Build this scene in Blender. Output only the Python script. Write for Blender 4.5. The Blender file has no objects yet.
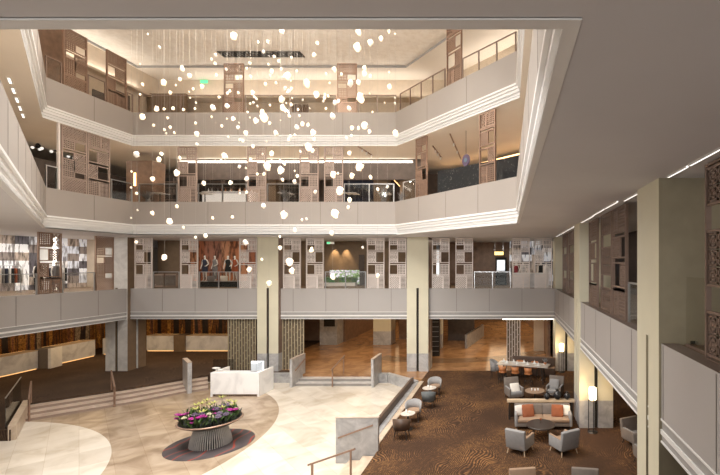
import bpy, bmesh, math, random
from mathutils import Vector, Matrix
R = math.radians; PI = math.pi
C = bpy.context.scene.collection
EYE = 6.8
F = 428.0
def P(px, py, z):                       # a measured photo point -> plan position at height z
    d = F * (EYE - z) / (py - 264.0)
    return ((px - 507.0) * d / F, d)
ORD = ['leftmost', 'second from the left', 'third from the left', 'fourth from the left', 'fifth from the left', 'sixth from the left',
       'seventh from the left', 'eighth from the left', 'ninth from the left', 'tenth from the left', 'eleventh from the left', 'twelfth from the left']

# ------------------------------------------------------------------ materials
def newmat(name):
    m = bpy.data.materials.new(name); m.use_nodes = True
    nt = m.node_tree; b = nt.nodes['Principled BSDF']
    return m, nt, b
def rgb(c): return (c[0], c[1], c[2], 1.0)
def ramp(nt, stops, interp='LINEAR'):
    n = nt.nodes.new('ShaderNodeValToRGB'); cr = n.color_ramp; cr.interpolation = interp
    while len(cr.elements) < len(stops): cr.elements.new(0.5)
    for e, (p, c) in zip(cr.elements, stops): e.position = p; e.color = rgb(c)
    return n
def coords(nt, scale=(1, 1, 1), rot=(0, 0, 0), world=True):
    if world:
        t = nt.nodes.new('ShaderNodeNewGeometry'); out = t.outputs['Position']
    else:
        t = nt.nodes.new('ShaderNodeTexCoord'); out = t.outputs['Object']
    mp = nt.nodes.new('ShaderNodeMapping'); mp.inputs['Scale'].default_value = scale; mp.inputs['Rotation'].default_value = rot
    nt.links.new(out, mp.inputs['Vector']); return mp.outputs['Vector']
def noise(nt, vec, scale, detail=4, rough=.5, dist=0):
    n = nt.nodes.new('ShaderNodeTexNoise'); nt.links.new(vec, n.inputs['Vector'])
    n.inputs['Scale'].default_value = scale; n.inputs['Detail'].default_value = detail
    n.inputs['Roughness'].default_value = rough; n.inputs['Distortion'].default_value = dist
    return n.outputs['Fac']
def mix(nt, fac, a, b, mode='MIX'):
    n = nt.nodes.new('ShaderNodeMix'); n.data_type = 'RGBA'; n.blend_type = mode
    for s, v in ((n.inputs[0], fac), (n.inputs[6], a), (n.inputs[7], b)):
        if isinstance(v, bpy.types.NodeSocket): nt.links.new(v, s)
        else: s.default_value = rgb(v) if isinstance(v, tuple) else v
    return n.outputs[2]
def math_(nt, op, a, b=None, c=None):
    n = nt.nodes.new('ShaderNodeMath'); n.operation = op
    for s, v in zip(n.inputs, (a, b, c)):
        if v is None: continue
        if isinstance(v, bpy.types.NodeSocket): nt.links.new(v, s)
        else: s.default_value = v
    return n.outputs[0]
def flat(name, c, rough=.6, metal=0, var=.06, scale=3.0, bump=0, spec=None):
    m, nt, b = newmat(name)
    v = coords(nt, world=False)
    f = noise(nt, v, scale)
    lo = tuple(max(0, x * (1 - var)) for x in c); hi = tuple(min(1, x * (1 + var)) for x in c)
    r = ramp(nt, [(.3, lo), (.7, hi)]); nt.links.new(f, r.inputs[0]); nt.links.new(r.outputs[0], b.inputs['Base Color'])
    b.inputs['Roughness'].default_value = rough; b.inputs['Metallic'].default_value = metal
    if spec is not None: b.inputs['Specular IOR Level'].default_value = spec
    if bump:
        f2 = noise(nt, v, scale * 12)
        bp = nt.nodes.new('ShaderNodeBump'); bp.inputs['Strength'].default_value = bump; nt.links.new(f2, bp.inputs['Height']); nt.links.new(bp.outputs[0], b.inputs['Normal'])
    return m
def emit(name, c, s):
    m, nt, b = newmat(name)
    b.inputs['Base Color'].default_value = rgb(c); b.inputs['Emission Color'].default_value = rgb(c); b.inputs['Emission Strength'].default_value = s
    return m
def marble(name, base, vein, scale=1.2, rough=.25, amt=.5, tile=None, joint=(.3, .28, .26), world=True, rot=0, contrast=.06):
    m, nt, b = newmat(name)
    v = coords(nt, world=world, rot=(0, 0, rot))
    f = noise(nt, v, scale, 8, .6, 1.4)
    r = ramp(nt, [(.38, vein), (.5, tuple(a * (1 - amt) + c * amt for a, c in zip(vein, base))), (.62, base)])
    nt.links.new(f, r.inputs[0]); col = r.outputs[0]
    if tile:
        br = nt.nodes.new('ShaderNodeTexBrick'); nt.links.new(v, br.inputs['Vector'])
        br.inputs['Scale'].default_value = 1; br.inputs['Brick Width'].default_value = tile[0]; br.inputs['Row Height'].default_value = tile[1]
        br.inputs['Mortar Size'].default_value = .006; br.inputs['Mortar Smooth'].default_value = .2
        br.inputs['Color1'].default_value = rgb((1 - contrast * 2,) * 3); br.inputs['Color2'].default_value = rgb((1, 1, 1)); br.inputs['Mortar'].default_value = rgb((.72, .7, .68))
        col = mix(nt, 1.0, col, br.outputs['Color'], 'MULTIPLY')
    nt.links.new(col, b.inputs['Base Color']); b.inputs['Roughness'].default_value = rough
    return m
def glassmat(name, tint=(.8, .86, .86), alpha=.15, rough=.05):
    m, nt, b = newmat(name)
    out = nt.nodes['Material Output']; nt.nodes.remove(b)
    tr = nt.nodes.new('ShaderNodeBsdfTransparent'); tr.inputs[0].default_value = rgb(tint)
    gl = nt.nodes.new('ShaderNodeBsdfGlossy'); gl.inputs['Roughness'].default_value = rough; gl.inputs[0].default_value = (.9, .95, .95, 1)
    mx = nt.nodes.new('ShaderNodeMixShader'); fr = nt.nodes.new('ShaderNodeLayerWeight'); fr.inputs[0].default_value = .5
    ad = math_(nt, 'MULTIPLY_ADD', math_(nt, 'POWER', fr.outputs['Facing'], 4.0), .45, alpha); nt.links.new(ad, mx.inputs[0])
    nt.links.new(tr.outputs[0], mx.inputs[1]); nt.links.new(gl.outputs[0], mx.inputs[2]); nt.links.new(mx.outputs[0], out.inputs[0])
    return m

M = {}
M['panel'] = flat('warm grey panel', (.435, .41, .395), .5, var=.03, scale=.4)
M['panelwarm'] = flat('warm taupe panel', (.36, .32, .288), .5, var=.03, scale=.4)
M['joint'] = flat('panel joint', (.20, .175, .15), .8)
M['trim'] = flat('white plaster trim', (.82, .81, .795), .45, var=.02, scale=.5)
M['trimgrey'] = flat('grey trim recess', (.36, .35, .34), .4)
M['taupe'] = flat('taupe ceiling plaster', (.68, .665, .675), .9, var=.05, scale=.35, bump=.05)
M['ceil'] = flat('cream ceiling plaster', (.80, .73, .64), .9, var=.03, scale=.5)
M['ceil_dark'] = flat('dark tan ceiling', (.40, .33, .27), .9)  # darker tan than the upper ceilings
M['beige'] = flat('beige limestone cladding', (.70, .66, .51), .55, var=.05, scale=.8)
M['olive'] = flat('beige cladding with painted shade', (.34, .295, .20), .6)  # beige stone darkened, with its shade put into the colour
M['graymarble'] = marble('grey veined marble', (.52, .51, .50), (.36, .35, .35), 1.6, .3)
M['palemarble'] = marble('pale grey marble cladding', (.70, .69, .66), (.55, .54, .52), 1.2, .3)
M['whitemarble'] = marble('white marble', (.99, .99, .985), (.84, .84, .84), .5, .2, .85)
M['greymarble2'] = marble('pale grey marble counter', (.80, .80, .82), (.58, .58, .61), .8, .25, .6)
M['wallbeige'] = flat('warm beige wall', (.62, .52, .41), .8, var=.05)
M['walldark'] = flat('dark brown wall', (.075, .055, .045), .6, var=.2)
M['wallbrown'] = flat('brown timber wall', (.23, .14, .09), .5, var=.2)
M['walltan'] = flat('tan wall', (.19, .13, .082), .7, var=.1)
M['bronze'] = flat('brushed bronze', (.34, .225, .165), .4, .45, var=.1, scale=6)
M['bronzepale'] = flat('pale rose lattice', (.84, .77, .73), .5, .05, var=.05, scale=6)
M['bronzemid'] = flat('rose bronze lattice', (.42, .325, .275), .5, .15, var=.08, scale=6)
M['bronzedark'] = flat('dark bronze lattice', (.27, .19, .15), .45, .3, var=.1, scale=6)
M['darkmetal'] = flat('dark metal', (.05, .045, .04), .4, .6)
M['steel'] = flat('brushed steel', (.5, .5, .5), .3, .9)
M['finmetal'] = flat('pale planter fins', (.62, .60, .58), .4, .3)
M['slatback'] = flat('brown slat backing', (.14, .105, .07), .6)
M['amberglow'] = emit('soft amber glow', (1, .55, .20), 1.8)
M['ledge'] = flat('dark stone ledge', (.16, .12, .10), .4)
M['gold'] = flat('pale gold metal', (.60, .52, .36), .4, .4, var=.1)
M['void'] = flat('near black and painted shade', (.03, .025, .02), .9)  # near-black for black panels, and for shade painted inside gaps
M['glass'] = glassmat('clear glass', (.95, .94, .92), .025)
M['glassgrey'] = glassmat('grey glass', (.74, .74, .74), .05)
M['glassdark'] = glassmat('smoked glass', (.42, .42, .42), .08)
M['stepriser'] = flat('step riser with painted shade', (.30, .22, .175), .5)  # riser shadow put into the colour so the left steps read
M['trimstone'] = marble('light grey tread stone', (.66, .63, .59), (.5, .47, .44), 1.5, .3)
M['risergrey'] = flat('grey riser with painted shade', (.27, .25, .23), .5)  # darker than the treads, shade painted on the central risers
M['steptone'] = marble('pinkish stone step', (.60, .49, .40), (.44, .34, .27), 1.3, .35, .5)
M['greystone'] = marble('grey stone', (.42, .41, .40), (.28, .27, .27), 2.2, .4, .5)
M['tanstone'] = marble('tan stone', (.62, .50, .38), (.48, .37, .27), 1.6, .35, .5)
M['darkstone'] = marble('dark amber stone', (.30, .18, .10), (.22, .13, .07), .7, .16)
M['amberstone'] = marble('polished amber stone floor', (.55, .31, .15), (.36, .19, .09), .7, .12, .5, tile=(1.2, .6))
M['leather'] = flat('cognac leather', (.52, .20, .07), .5, var=.1, bump=.1)
M['darkleather'] = flat('dark brown leather', (.10, .06, .04), .45, var=.1)
M['greyfab'] = flat('grey upholstery', (.30, .29, .285), .9, var=.06, scale=8, bump=.15)
M['tealfab'] = flat('slate upholstery', (.13, .14, .14), .9, var=.08, scale=8)
M['taupefab'] = flat('taupe upholstery', (.20, .165, .14), .9, var=.08, scale=8, bump=.15)
M['tanfab'] = flat('tan upholstery', (.33, .22, .145), .8, var=.08, scale=8)
M['rust'] = flat('rust cushion', (.30, .095, .04), .9, var=.12, scale=10)
M['cream'] = flat('cream fabric', (.78, .73, .66), .9)
M['white'] = flat('white', (.85, .84, .82), .5)
M['china'] = flat('white china', (.9, .89, .86), .2)
M['blackwood'] = flat('black stained wood', (.04, .03, .025), .35)
M['wood'] = flat('pale oak', (.62, .47, .32), .5, var=.1, scale=5)
M['vase'] = flat('black ceramic', (.02, .02, .022), .25)
M['terrazzo'] = flat('pale table top', (.60, .53, .46), .3, var=.1, scale=10)
M['shade'] = emit('lit lamp shade', (1, .78, .48), 6)
M['led'] = emit('white light strip', (1, .93, .82), 9)
M['ledsoft'] = emit('soft white light strip', (1, .95, .88), 2.6)
M['warmled'] = emit('amber light strip', (1, .58, .25), 6)
M['glow'] = emit('downlight lens', (1, .9, .75), 14)
M['leaf'] = flat('green leaf', (.06, .11, .025), .5, var=.4, scale=9)
M['darkleaf'] = flat('dark purple green leaf', (.022, .026, .02), .5, var=.4, scale=9)
M['lime'] = flat('lime lily petals', (.36, .36, .09), .5, var=.2, scale=9)
M['magenta'] = flat('magenta orchid petals', (.33, .01, .20), .5, var=.2, scale=9)
M['creampetal'] = flat('cream petals', (.58, .54, .36), .5)
M['lilac'] = flat('dusty lilac petals', (.13, .09, .15), .6)
M['skin'] = flat('mannequin shell', (.70, .66, .62), .4)
M['cloth_navy'] = flat('navy cloth', (.03, .035, .06), .9)
M['cloth_black'] = flat('black cloth', (.015, .015, .015), .9)
M['cloth_grey'] = flat('grey cloth', (.22, .21, .21), .9)
M['cloth_red'] = flat('wine red cloth', (.22, .03, .04), .9)
M['cloth_rust'] = flat('rust cloth', (.35, .09, .04), .9)
M['cloth_blue'] = flat('steel blue cloth', (.16, .22, .27), .9)
M['green'] = emit('green sign face', (.1, .75, .35), 1.2)
M['yellow'] = emit('yellow sign face', (1, .72, .25), 2.5)
M['screenlit'] = emit('lit display', (.8, .85, .9), 1.2)
def shader_garden():
    m, nt, b = newmat('garden seen through the window')
    f = noise(nt, coords(nt), 5, 5, .7)
    r = ramp(nt, [(.38, (.06, .12, .04)), (.46, (.22, .36, .12)), (.53, (.45, .42, .58)), (.60, (.78, .80, .92))]); nt.links.new(f, r.inputs[0])
    nt.links.new(r.outputs[0], b.inputs['Base Color']); nt.links.new(r.outputs[0], b.inputs['Emission Color']); b.inputs['Emission Strength'].default_value = 1.1
    return m
M['sky'] = shader_garden()

def shader_floor():
    """sunken court: cream marble with a brown ring set out by two great circles"""
    m, nt, b = newmat('court marble')
    pos = nt.nodes.new('ShaderNodeNewGeometry').outputs['Position']
    v = coords(nt, rot=(0, 0, R(45)))
    sep = nt.nodes.new('ShaderNodeSeparateXYZ'); nt.links.new(pos, sep.inputs[0])
    def circ(cx, cy, r):
        dx = math_(nt, 'SUBTRACT', sep.outputs[0], cx); dy = math_(nt, 'SUBTRACT', sep.outputs[1], cy)
        d = math_(nt, 'SQRT', math_(nt, 'ADD', math_(nt, 'MULTIPLY', dx, dx), math_(nt, 'MULTIPLY', dy, dy)))
        return math_(nt, 'LESS_THAN', d, r)
    in1 = circ(-19.6, 16.88, 9.36); in2 = circ(-22.4, 10.1, 9.6)
    f = noise(nt, v, .8, 5, .5, .8)
    cr = ramp(nt, [(.30, (.60, .52, .42)), (.5, (.74, .67, .57)), (.7, (.80, .74, .65))]); nt.links.new(f, cr.inputs[0])
    br_ = ramp(nt, [(.34, (.30, .215, .145)), (.5, (.42, .32, .225)), (.66, (.54, .43, .32))]); nt.links.new(f, br_.inputs[0])
    br = nt.nodes.new('ShaderNodeTexBrick'); nt.links.new(v, br.inputs['Vector']); br.inputs['Scale'].default_value = 1
    br.inputs['Brick Width'].default_value = 1.6; br.inputs['Row Height'].default_value = .9; br.inputs['Mortar Size'].default_value = .008
    br.inputs['Color1'].default_value = rgb((.84, .82, .80)); br.inputs['Color2'].default_value = rgb((1, 1, 1)); br.inputs['Mortar'].default_value = rgb((.78, .74, .7))
    ring = math_(nt, 'MULTIPLY', in1, math_(nt, 'SUBTRACT', 1.0, in2))
    col = mix(nt, ring, cr.outputs[0], br_.outputs[0]); col = mix(nt, 1.0, col, br.outputs['Color'], 'MULTIPLY')
    nt.links.new(col, b.inputs['Base Color']); b.inputs['Roughness'].default_value = .22
    return m
M['court'] = shader_floor()
def shader_carpet(name, dark, mid, gold, golds=.52):
    m, nt, b = newmat(name)
    v = coords(nt)
    n0 = nt.nodes.new('ShaderNodeTexNoise'); nt.links.new(v, n0.inputs['Vector']); n0.inputs['Scale'].default_value = .28; n0.inputs['Detail'].default_value = 2
    vm = nt.nodes.new('ShaderNodeVectorMath'); vm.operation = 'SCALE'; vm.inputs[3].default_value = 4.0; nt.links.new(n0.outputs['Color'], vm.inputs[0])
    va = nt.nodes.new('ShaderNodeVectorMath'); va.operation = 'ADD'; nt.links.new(v, va.inputs[0]); nt.links.new(vm.outputs[0], va.inputs[1])
    w = nt.nodes.new('ShaderNodeTexWave'); nt.links.new(va.outputs[0], w.inputs['Vector']); w.inputs['Scale'].default_value = 4.6; w.inputs['Distortion'].default_value = 4; w.inputs['Detail'].default_value = 2; w.inputs['Detail Scale'].default_value = 3
    f = noise(nt, v, .45, 2); br = noise(nt, va.outputs[0], 7, 3, .7)
    f2 = math_(nt, 'MULTIPLY', math_(nt, 'MULTIPLY', w.outputs['Fac'], br), math_(nt, 'MULTIPLY', f, 1.5))
    r = ramp(nt, [(.05, dark), (.28, mid), (golds, gold)]); nt.links.new(f2, r.inputs[0]); nt.links.new(r.outputs[0], b.inputs['Base Color'])
    b.inputs['Roughness'].default_value = .95; b.inputs['Specular IOR Level'].default_value = .1
    return m
M['carpet'] = shader_carpet('lounge carpet', (.048, .027, .017), (.088, .047, .027), (.27, .135, .052), .5)
M['carpet2'] = shader_carpet('reception carpet', (.055, .035, .024), (.085, .055, .038), (.16, .10, .06), .6)
def shader_amber():
    m, nt, b = newmat('amber art glass')
    v = coords(nt, (1, 1, 0.05))
    f = noise(nt, v, 1.5, 2, .5)
    r = ramp(nt, [(.36, (.03, .018, .012)), (.41, (.22, .075, .015)), (.47, (.10, .04, .015)), (.50, (.42, .17, .03)), (.55, (.28, .10, .04)), (.60, (.05, .03, .02)), (.66, (.40, .25, .12))], 'CONSTANT')
    nt.links.new(f, r.inputs[0])
    v2 = coords(nt, (1, 1, 1)); f2 = noise(nt, v2, 5, 5, .7, 2)
    r2 = ramp(nt, [(.42, (.25, .2, .15)), (.6, (1, 1, 1))]); nt.links.new(f2, r2.inputs[0])
    c = mix(nt, 1.0, r.outputs[0], r2.outputs[0], 'MULTIPLY')
    nt.links.new(c, b.inputs['Base Color']); nt.links.new(c, b.inputs['Emission Color']); b.inputs['Emission Strength'].default_value = .28
    b.inputs['Roughness'].default_value = .3
    return m
M['amber'] = shader_amber()
def shader_shop(name, cols, strength, hs=1.3, vs=2.0):
    """rows of shelf compartments with mixed goods"""
    m, nt, b = newmat(name)
    sp = nt.nodes.new('ShaderNodeSeparateXYZ'); nt.links.new(nt.nodes.new('ShaderNodeNewGeometry').outputs['Position'], sp.inputs[0])
    h = math_(nt, 'FLOOR', math_(nt, 'MULTIPLY', math_(nt, 'ADD', sp.outputs[0], sp.outputs[1]), hs)); v = math_(nt, 'FLOOR', math_(nt, 'MULTIPLY', sp.outputs[2], vs))
    cb = nt.nodes.new('ShaderNodeCombineXYZ'); nt.links.new(h, cb.inputs[0]); nt.links.new(v, cb.inputs[1])
    wn = nt.nodes.new('ShaderNodeTexWhiteNoise'); wn.noise_dimensions = '2D'; nt.links.new(cb.outputs[0], wn.inputs['Vector'])
    k = len(cols); r = ramp(nt, [(i / k, c) for i, c in enumerate(cols)], 'CONSTANT'); nt.links.new(wn.outputs['Value'], r.inputs[0])
    f = noise(nt, coords(nt, (3, 3, .6)), 2.2, 3, .6); g = ramp(nt, [(.4, (.25, .23, .22)), (.55, (1, 1, 1))]); nt.links.new(f, g.inputs[0])
    c = mix(nt, 1.0, r.outputs[0], g.outputs[0], 'MULTIPLY')
    nt.links.new(c, b.inputs['Base Color']); nt.links.new(c, b.inputs['Emission Color']); b.inputs['Emission Strength'].default_value = strength  # shelves glow by themselves, standing in for shop and bar lighting
    return m
M['shopwhite'] = shader_shop('self-lit shop shelving', [(.75, .76, .80), (.22, .18, .16), (.6, .62, .68), (.85, .84, .84), (.10, .09, .10), (.40, .32, .26)], .45)
M['shoprust'] = shader_shop('rust shop backdrop', [(.38, .13, .05), (.28, .09, .04), (.45, .2, .1), (.30, .12, .07)], .35, 1.6, .2)
M['bartex'] = shader_shop('back bar shelving', [(.05, .04, .035), (.12, .09, .07), (.03, .025, .02), (.25, .19, .15), (.06, .04, .03)], .25, 3.0, 2.4)
def shader_speckle():
    m, nt, b = newmat('speckled dark glass wall')
    v = coords(nt); f = noise(nt, v, 7, 6, .8)
    r = ramp(nt, [(.56, (.02, .022, .024)), (.61, (.05, .055, .055)), (.68, (.30, .30, .28))]); nt.links.new(f, r.inputs[0]); nt.links.new(r.outputs[0], b.inputs['Base Color'])
    b.inputs['Roughness'].default_value = .2
    return m
M['speckle'] = shader_speckle()
def shader_rug():
    m, nt, b = newmat('charcoal rug with red lines')
    v = coords(nt); w = nt.nodes.new('ShaderNodeTexWave'); nt.links.new(v, w.inputs['Vector']); w.inputs['Scale'].default_value = .55; w.inputs['Distortion'].default_value = 11; w.inputs['Detail'].default_value = 2; w.inputs['Detail Scale'].default_value = .8
    r = ramp(nt, [(0, (.075, .06, .062)), (.95, (.10, .08, .08)), (.99, (.34, .06, .04))]); nt.links.new(w.outputs['Fac'], r.inputs[0]); nt.links.new(r.outputs[0], b.inputs['Base Color']); b.inputs['Roughness'].default_value = .9
    return m
M['rug'] = shader_rug()
def shader_pebble():
    m, nt, b = newmat('glowing glass pebble')
    v = coords(nt, world=False); f = noise(nt, v, 14, 3)
    lw = nt.nodes.new('ShaderNodeLayerWeight'); lw.inputs[0].default_value = .45
    c = ramp(nt, [(0, (1, .88, .68)), (1, (.85, .66, .46))]); nt.links.new(lw.outputs['Facing'], c.inputs[0])
    s = math_(nt, 'MULTIPLY_ADD', f, 1.2, .5)
    nt.links.new(c.outputs[0], b.inputs['Base Color']); nt.links.new(c.outputs[0], b.inputs['Emission Color']); nt.links.new(s, b.inputs['Emission Strength']); b.inputs['Roughness'].default_value = .2
    return m
M['pebble'] = shader_pebble()
m_, nt_, b_ = newmat('dim frosted pebble'); b_.inputs['Base Color'].default_value = (.8, .72, .62, 1); b_.inputs['Emission Color'].default_value = (1, .85, .68, 1); b_.inputs['Emission Strength'].default_value = .45; b_.inputs['Roughness'].default_value = .3  # has a faint glow of its own, weaker than the other pebbles
M['pebbledim'] = m_
M['wire'] = flat('pendant wire', (.42, .38, .33), .5)
def shader_hammer():
    m, nt, b = newmat('rippled cream ceiling')
    v = coords(nt); f = noise(nt, v, 3.2, 3, .6)
    r = ramp(nt, [(.35, (.84, .77, .68)), (.6, (.93, .87, .79))]); nt.links.new(f, r.inputs[0]); nt.links.new(r.outputs[0], b.inputs['Base Color'])
    b.inputs['Roughness'].default_value = .6
    bp = nt.nodes.new('ShaderNodeBump'); bp.inputs['Strength'].default_value = .35; nt.links.new(f, bp.inputs['Height']); nt.links.new(bp.outputs[0], b.inputs['Normal'])
    return m
M['hammer'] = shader_hammer()

# ------------------------------------------------------------------ mesh helpers
class MB:
    def __init__(s): s.v = []; s.f = []; s.m = []; s.sm = []
    def add(s, vs, fs, mi=0, smooth=False, mat=None):
        o = len(s.v)
        s.v += [tuple(mat @ Vector(p)) if mat else tuple(p) for p in vs]
        for f in fs: s.f.append(tuple(i + o for i in f)); s.m.append(mi); s.sm.append(smooth)
        return s
    def box(s, x0, x1, y0, y1, z0, z1, mi=0, mat=None):
        vs = [(x0, y0, z0), (x1, y0, z0), (x1, y1, z0), (x0, y1, z0), (x0, y0, z1), (x1, y0, z1), (x1, y1, z1), (x0, y1, z1)]
        return s.add(vs, [(3, 2, 1, 0), (4, 5, 6, 7), (0, 1, 5, 4), (1, 2, 6, 5), (2, 3, 7, 6), (3, 0, 4, 7)], mi, False, mat)
    def bar(s, a, b, w, h=None, mi=0):
        a = Vector(a); b = Vector(b); d = b - a; L = d.length
        if L < 1e-6: return s
        q = d.to_track_quat('Z', 'Y' if abs(d.normalized().z) < .99 else 'Y').to_matrix().to_4x4(); q.translation = a
        h = h or w
        return s.box(-w / 2, w / 2, -h / 2, h / 2, 0, L, mi, q)
    def cyl(s, a, b, r0, r1=None, n=10, mi=0, smooth=True):
        a = Vector(a); b = Vector(b); d = b - a; r1 = r0 if r1 is None else r1
        q = d.to_track_quat('Z', 'Y').to_matrix().to_4x4(); q.translation = a; L = d.length
        vs = [(r * math.cos(2 * PI * i / n), r * math.sin(2 * PI * i / n), z) for r, z in ((r0, 0), (r1, L)) for i in range(n)]
        s.add(vs, [(i, (i + 1) % n, n + (i + 1) % n, n + i) for i in range(n)], mi, smooth, q)
        return s.add(vs, [tuple(range(n - 1, -1, -1)), tuple(range(n, 2 * n))], mi, False, q)
    def lathe(s, prof, n=24, c=(0, 0, 0), mi=0, sx=1, sy=1, cap=True):
        vs = []
        for r, z in prof:
            for i in range(n): vs.append((c[0] + sx * r * math.cos(2 * PI * i / n), c[1] + sy * r * math.sin(2 * PI * i / n), c[2] + z))
        k = len(prof)
        fs = [(j * n + i, j * n + (i + 1) % n, (j + 1) * n + (i + 1) % n, (j + 1) * n + i) for j in range(k - 1) for i in range(n)]
        s.add(vs, fs, mi, True)
        if cap: s.add(vs, [tuple(range(n - 1, -1, -1)), tuple(range((k - 1) * n, k * n))], mi, False)
        return s
    def prism(s, poly, z0, z1, mi=0, mat=None):
        a = sum(poly[i][0] * poly[(i + 1) % len(poly)][1] - poly[(i + 1) % len(poly)][0] * poly[i][1] for i in range(len(poly)))
        if a < 0: poly = list(reversed(poly))
        n = len(poly)
        vs = [(x, y, z0) for x, y in poly] + [(x, y, z1) for x, y in poly]
        return s.add(vs, [tuple(range(n - 1, -1, -1)), tuple(range(n, 2 * n))] + [(i, (i + 1) % n, n + (i + 1) % n, n + i) for i in range(n)], mi, False, mat)
    def blob(s, c, r, seg=8, rings=6, mi=0, sx=1, sy=1, sz=1, seed=None, j=0, mat=None):
        rnd = random.Random(seed); vs = [(c[0], c[1], c[2] - r * sz)]
        for a in range(1, rings):
            t = PI * a / rings - PI / 2
            for i in range(seg):
                k = 1 + (rnd.uniform(-j, j) if j else 0); p = 2 * PI * i / seg
                vs.append((c[0] + sx * r * k * math.cos(t) * math.cos(p), c[1] + sy * r * k * math.cos(t) * math.sin(p), c[2] + sz * r * k * math.sin(t)))
        vs.append((c[0], c[1], c[2] + r * sz)); L = len(vs) - 1
        fs = [(0, 1 + (i + 1) % seg, 1 + i) for i in range(seg)] + [(L, L - seg + i, L - seg + (i + 1) % seg) for i in range(seg)]
        for a in range(rings - 2):
            o = 1 + a * seg
            fs += [(o + i, o + (i + 1) % seg, o + seg + (i + 1) % seg, o + seg + i) for i in range(seg)]
        return s.add(vs, fs, mi, j == 0, mat)
    def rbox(s, x0, x1, y0, y1, z0, z1, r=.04, mi=0, mat=None):       # softened box (upholstery)
        bm = bmesh.new(); bmesh.ops.create_cube(bm, size=1)
        for v in bm.verts: v.co = Vector(((x0 + x1) / 2 + v.co.x * (x1 - x0), (y0 + y1) / 2 + v.co.y * (y1 - y0), (z0 + z1) / 2 + v.co.z * (z1 - z0)))
        bmesh.ops.bevel(bm, geom=bm.edges[:], offset=min(r, .45 * min(x1 - x0, y1 - y0, z1 - z0)), segments=3, affect='EDGES', profile=.5)
        bm.verts.index_update()
        s.add([v.co[:] for v in bm.verts], [tuple(v.index for v in f.verts) for f in bm.faces], mi, True, mat); bm.free(); return s
    def sweep(s, path, prof, closed=False, mi=None):
        """path of plan points, profile of (offset to the right of travel, z)"""
        n = len(path); offs = []
        for i in range(n):
            p = Vector(path[i]); a = Vector(path[(i - 1) % n]) if (closed or i > 0) else None; b = Vector(path[(i + 1) % n]) if (closed or i < n - 1) else None
            def nr(u, w):
                d = (w - u).normalized(); return Vector((d.y, -d.x))
            if a is None: m = nr(p, b)
            elif b is None: m = nr(a, p)
            else:
                n1, n2 = nr(a, p), nr(p, b); m = (n1 + n2); m = m / max(.2, m.dot(n1))
            offs.append(m)
        k = len(prof); vs = []
        for i in range(n):
            for o, z in prof: q = Vector(path[i]) + offs[i] * o; vs.append((q.x, q.y, z))
        for i in range(n if closed else n - 1):
            j = (i + 1) % n
            for a in range(k - 1):
                s.add([vs[i * k + a], vs[j * k + a], vs[j * k + a + 1], vs[i * k + a + 1]], [(0, 1, 2, 3)], (mi[a] if mi else 0))
        return s
    def build(s, name, mats, parent=None, bevel=0):
        me = bpy.data.meshes.new(name); me.from_pydata(s.v, [], s.f)
        if not isinstance(mats, (list, tuple)): mats = [mats]
        for m in mats: me.materials.append(M[m] if isinstance(m, str) else m)
        me.polygons.foreach_set('material_index', s.m); me.polygons.foreach_set('use_smooth', s.sm); me.update()
        o = bpy.data.objects.new(name, me); C.objects.link(o)
        if parent: o.parent = parent
        if bevel:
            b = o.modifiers.new('bevel', 'BEVEL'); b.width = bevel; b.segments = 2; b.limit_method = 'ANGLE'
        return o
def tag(o, label=None, cat=None, group=None, kind=None):
    if label: o['label'] = label
    if cat: o['category'] = cat
    if group: o['group'] = group
    if kind: o['kind'] = kind
    return o
def thing(name, label, cat, loc=(0, 0, 0), rz=0, group=None, kind=None):
    o = bpy.data.objects.new(name, None); C.objects.link(o); o.empty_display_size = .2
    o.location = loc; o.rotation_euler = (0, 0, rz); return tag(o, label, cat, group, kind)
def struct(name, mb, mats, parent=None):
    o = mb.build(name, mats, parent)
    if not parent: o['kind'] = 'structure'
    return o
KIDS = {}
def copy_tree(o, parent=None):
    c = o.copy(); C.objects.link(c)
    if parent: c.parent = parent
    for ch in list(o.children): copy_tree(ch, c)
    return c
def place(o, loc, rz=0, label=None, group=None):
    o.location = loc; o.rotation_euler = (0, 0, rz)
    if label: o['label'] = label
    if group: o['group'] = group
    return o
def ring_slab(name, outer, inner, z, mats):
    """flat plate with a hole"""
    bm = bmesh.new(); es = []
    for lp in (outer, inner):
        if not lp: continue
        vs = [bm.verts.new((x, y, z)) for x, y in lp]
        for i in range(len(vs)): es.append(bm.edges.new((vs[i], vs[(i + 1) % len(vs)])))
    bmesh.ops.triangle_fill(bm, use_beauty=True, use_dissolve=False, edges=es)
    me = bpy.data.meshes.new(name); bm.to_mesh(me); bm.free(); me.materials.append(M[mats])
    o = bpy.data.objects.new(name, me); C.objects.link(o); o['kind'] = 'structure'; return o

# ------------------------------------------------------------------ levels
Z2, Z2C = 5.2, 8.5          # second storey floor, ceiling
Z3, Z3C = 10.4, 13.7
Z4, Z4C = 15.6, 20.0
XL, XR, DB = -24.15, 3.05, 27.4            # ground-court rectangle
OCT = [(.4, 3.08), (.4, 17.7), (-6.5, 24.9), (-21.75, 24.9), (-21.75, 20.2), (-4.63, 3.08)]   # octagonal void above
OUT = [(9, -3), (9, 56), (-36, 56), (-36, -3)]

# --- big plates
RECT = [(XR + .02, 2.0), (XR + .02, DB + .02), (XL - .02, DB + .02), (XL - .02, 2.0)]
OCTo = [(.52, 2.95), (.52, 17.75), (-6.45, 25.02), (-21.87, 25.02), (-21.87, 20.15), (-4.7, 2.95)]
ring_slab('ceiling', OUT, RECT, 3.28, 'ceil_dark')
ring_slab('floor', OUT, RECT, Z2, 'walltan')
ring_slab('ceiling', OUT, OCTo, Z2C, 'taupe')
ring_slab('floor', OUT, OCTo, Z3, 'wallbeige')
ring_slab('ceiling', OUT, OCTo, Z3C, 'ceil')
ring_slab('floor', OUT, OCTo, Z4, 'wallbeige')
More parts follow.
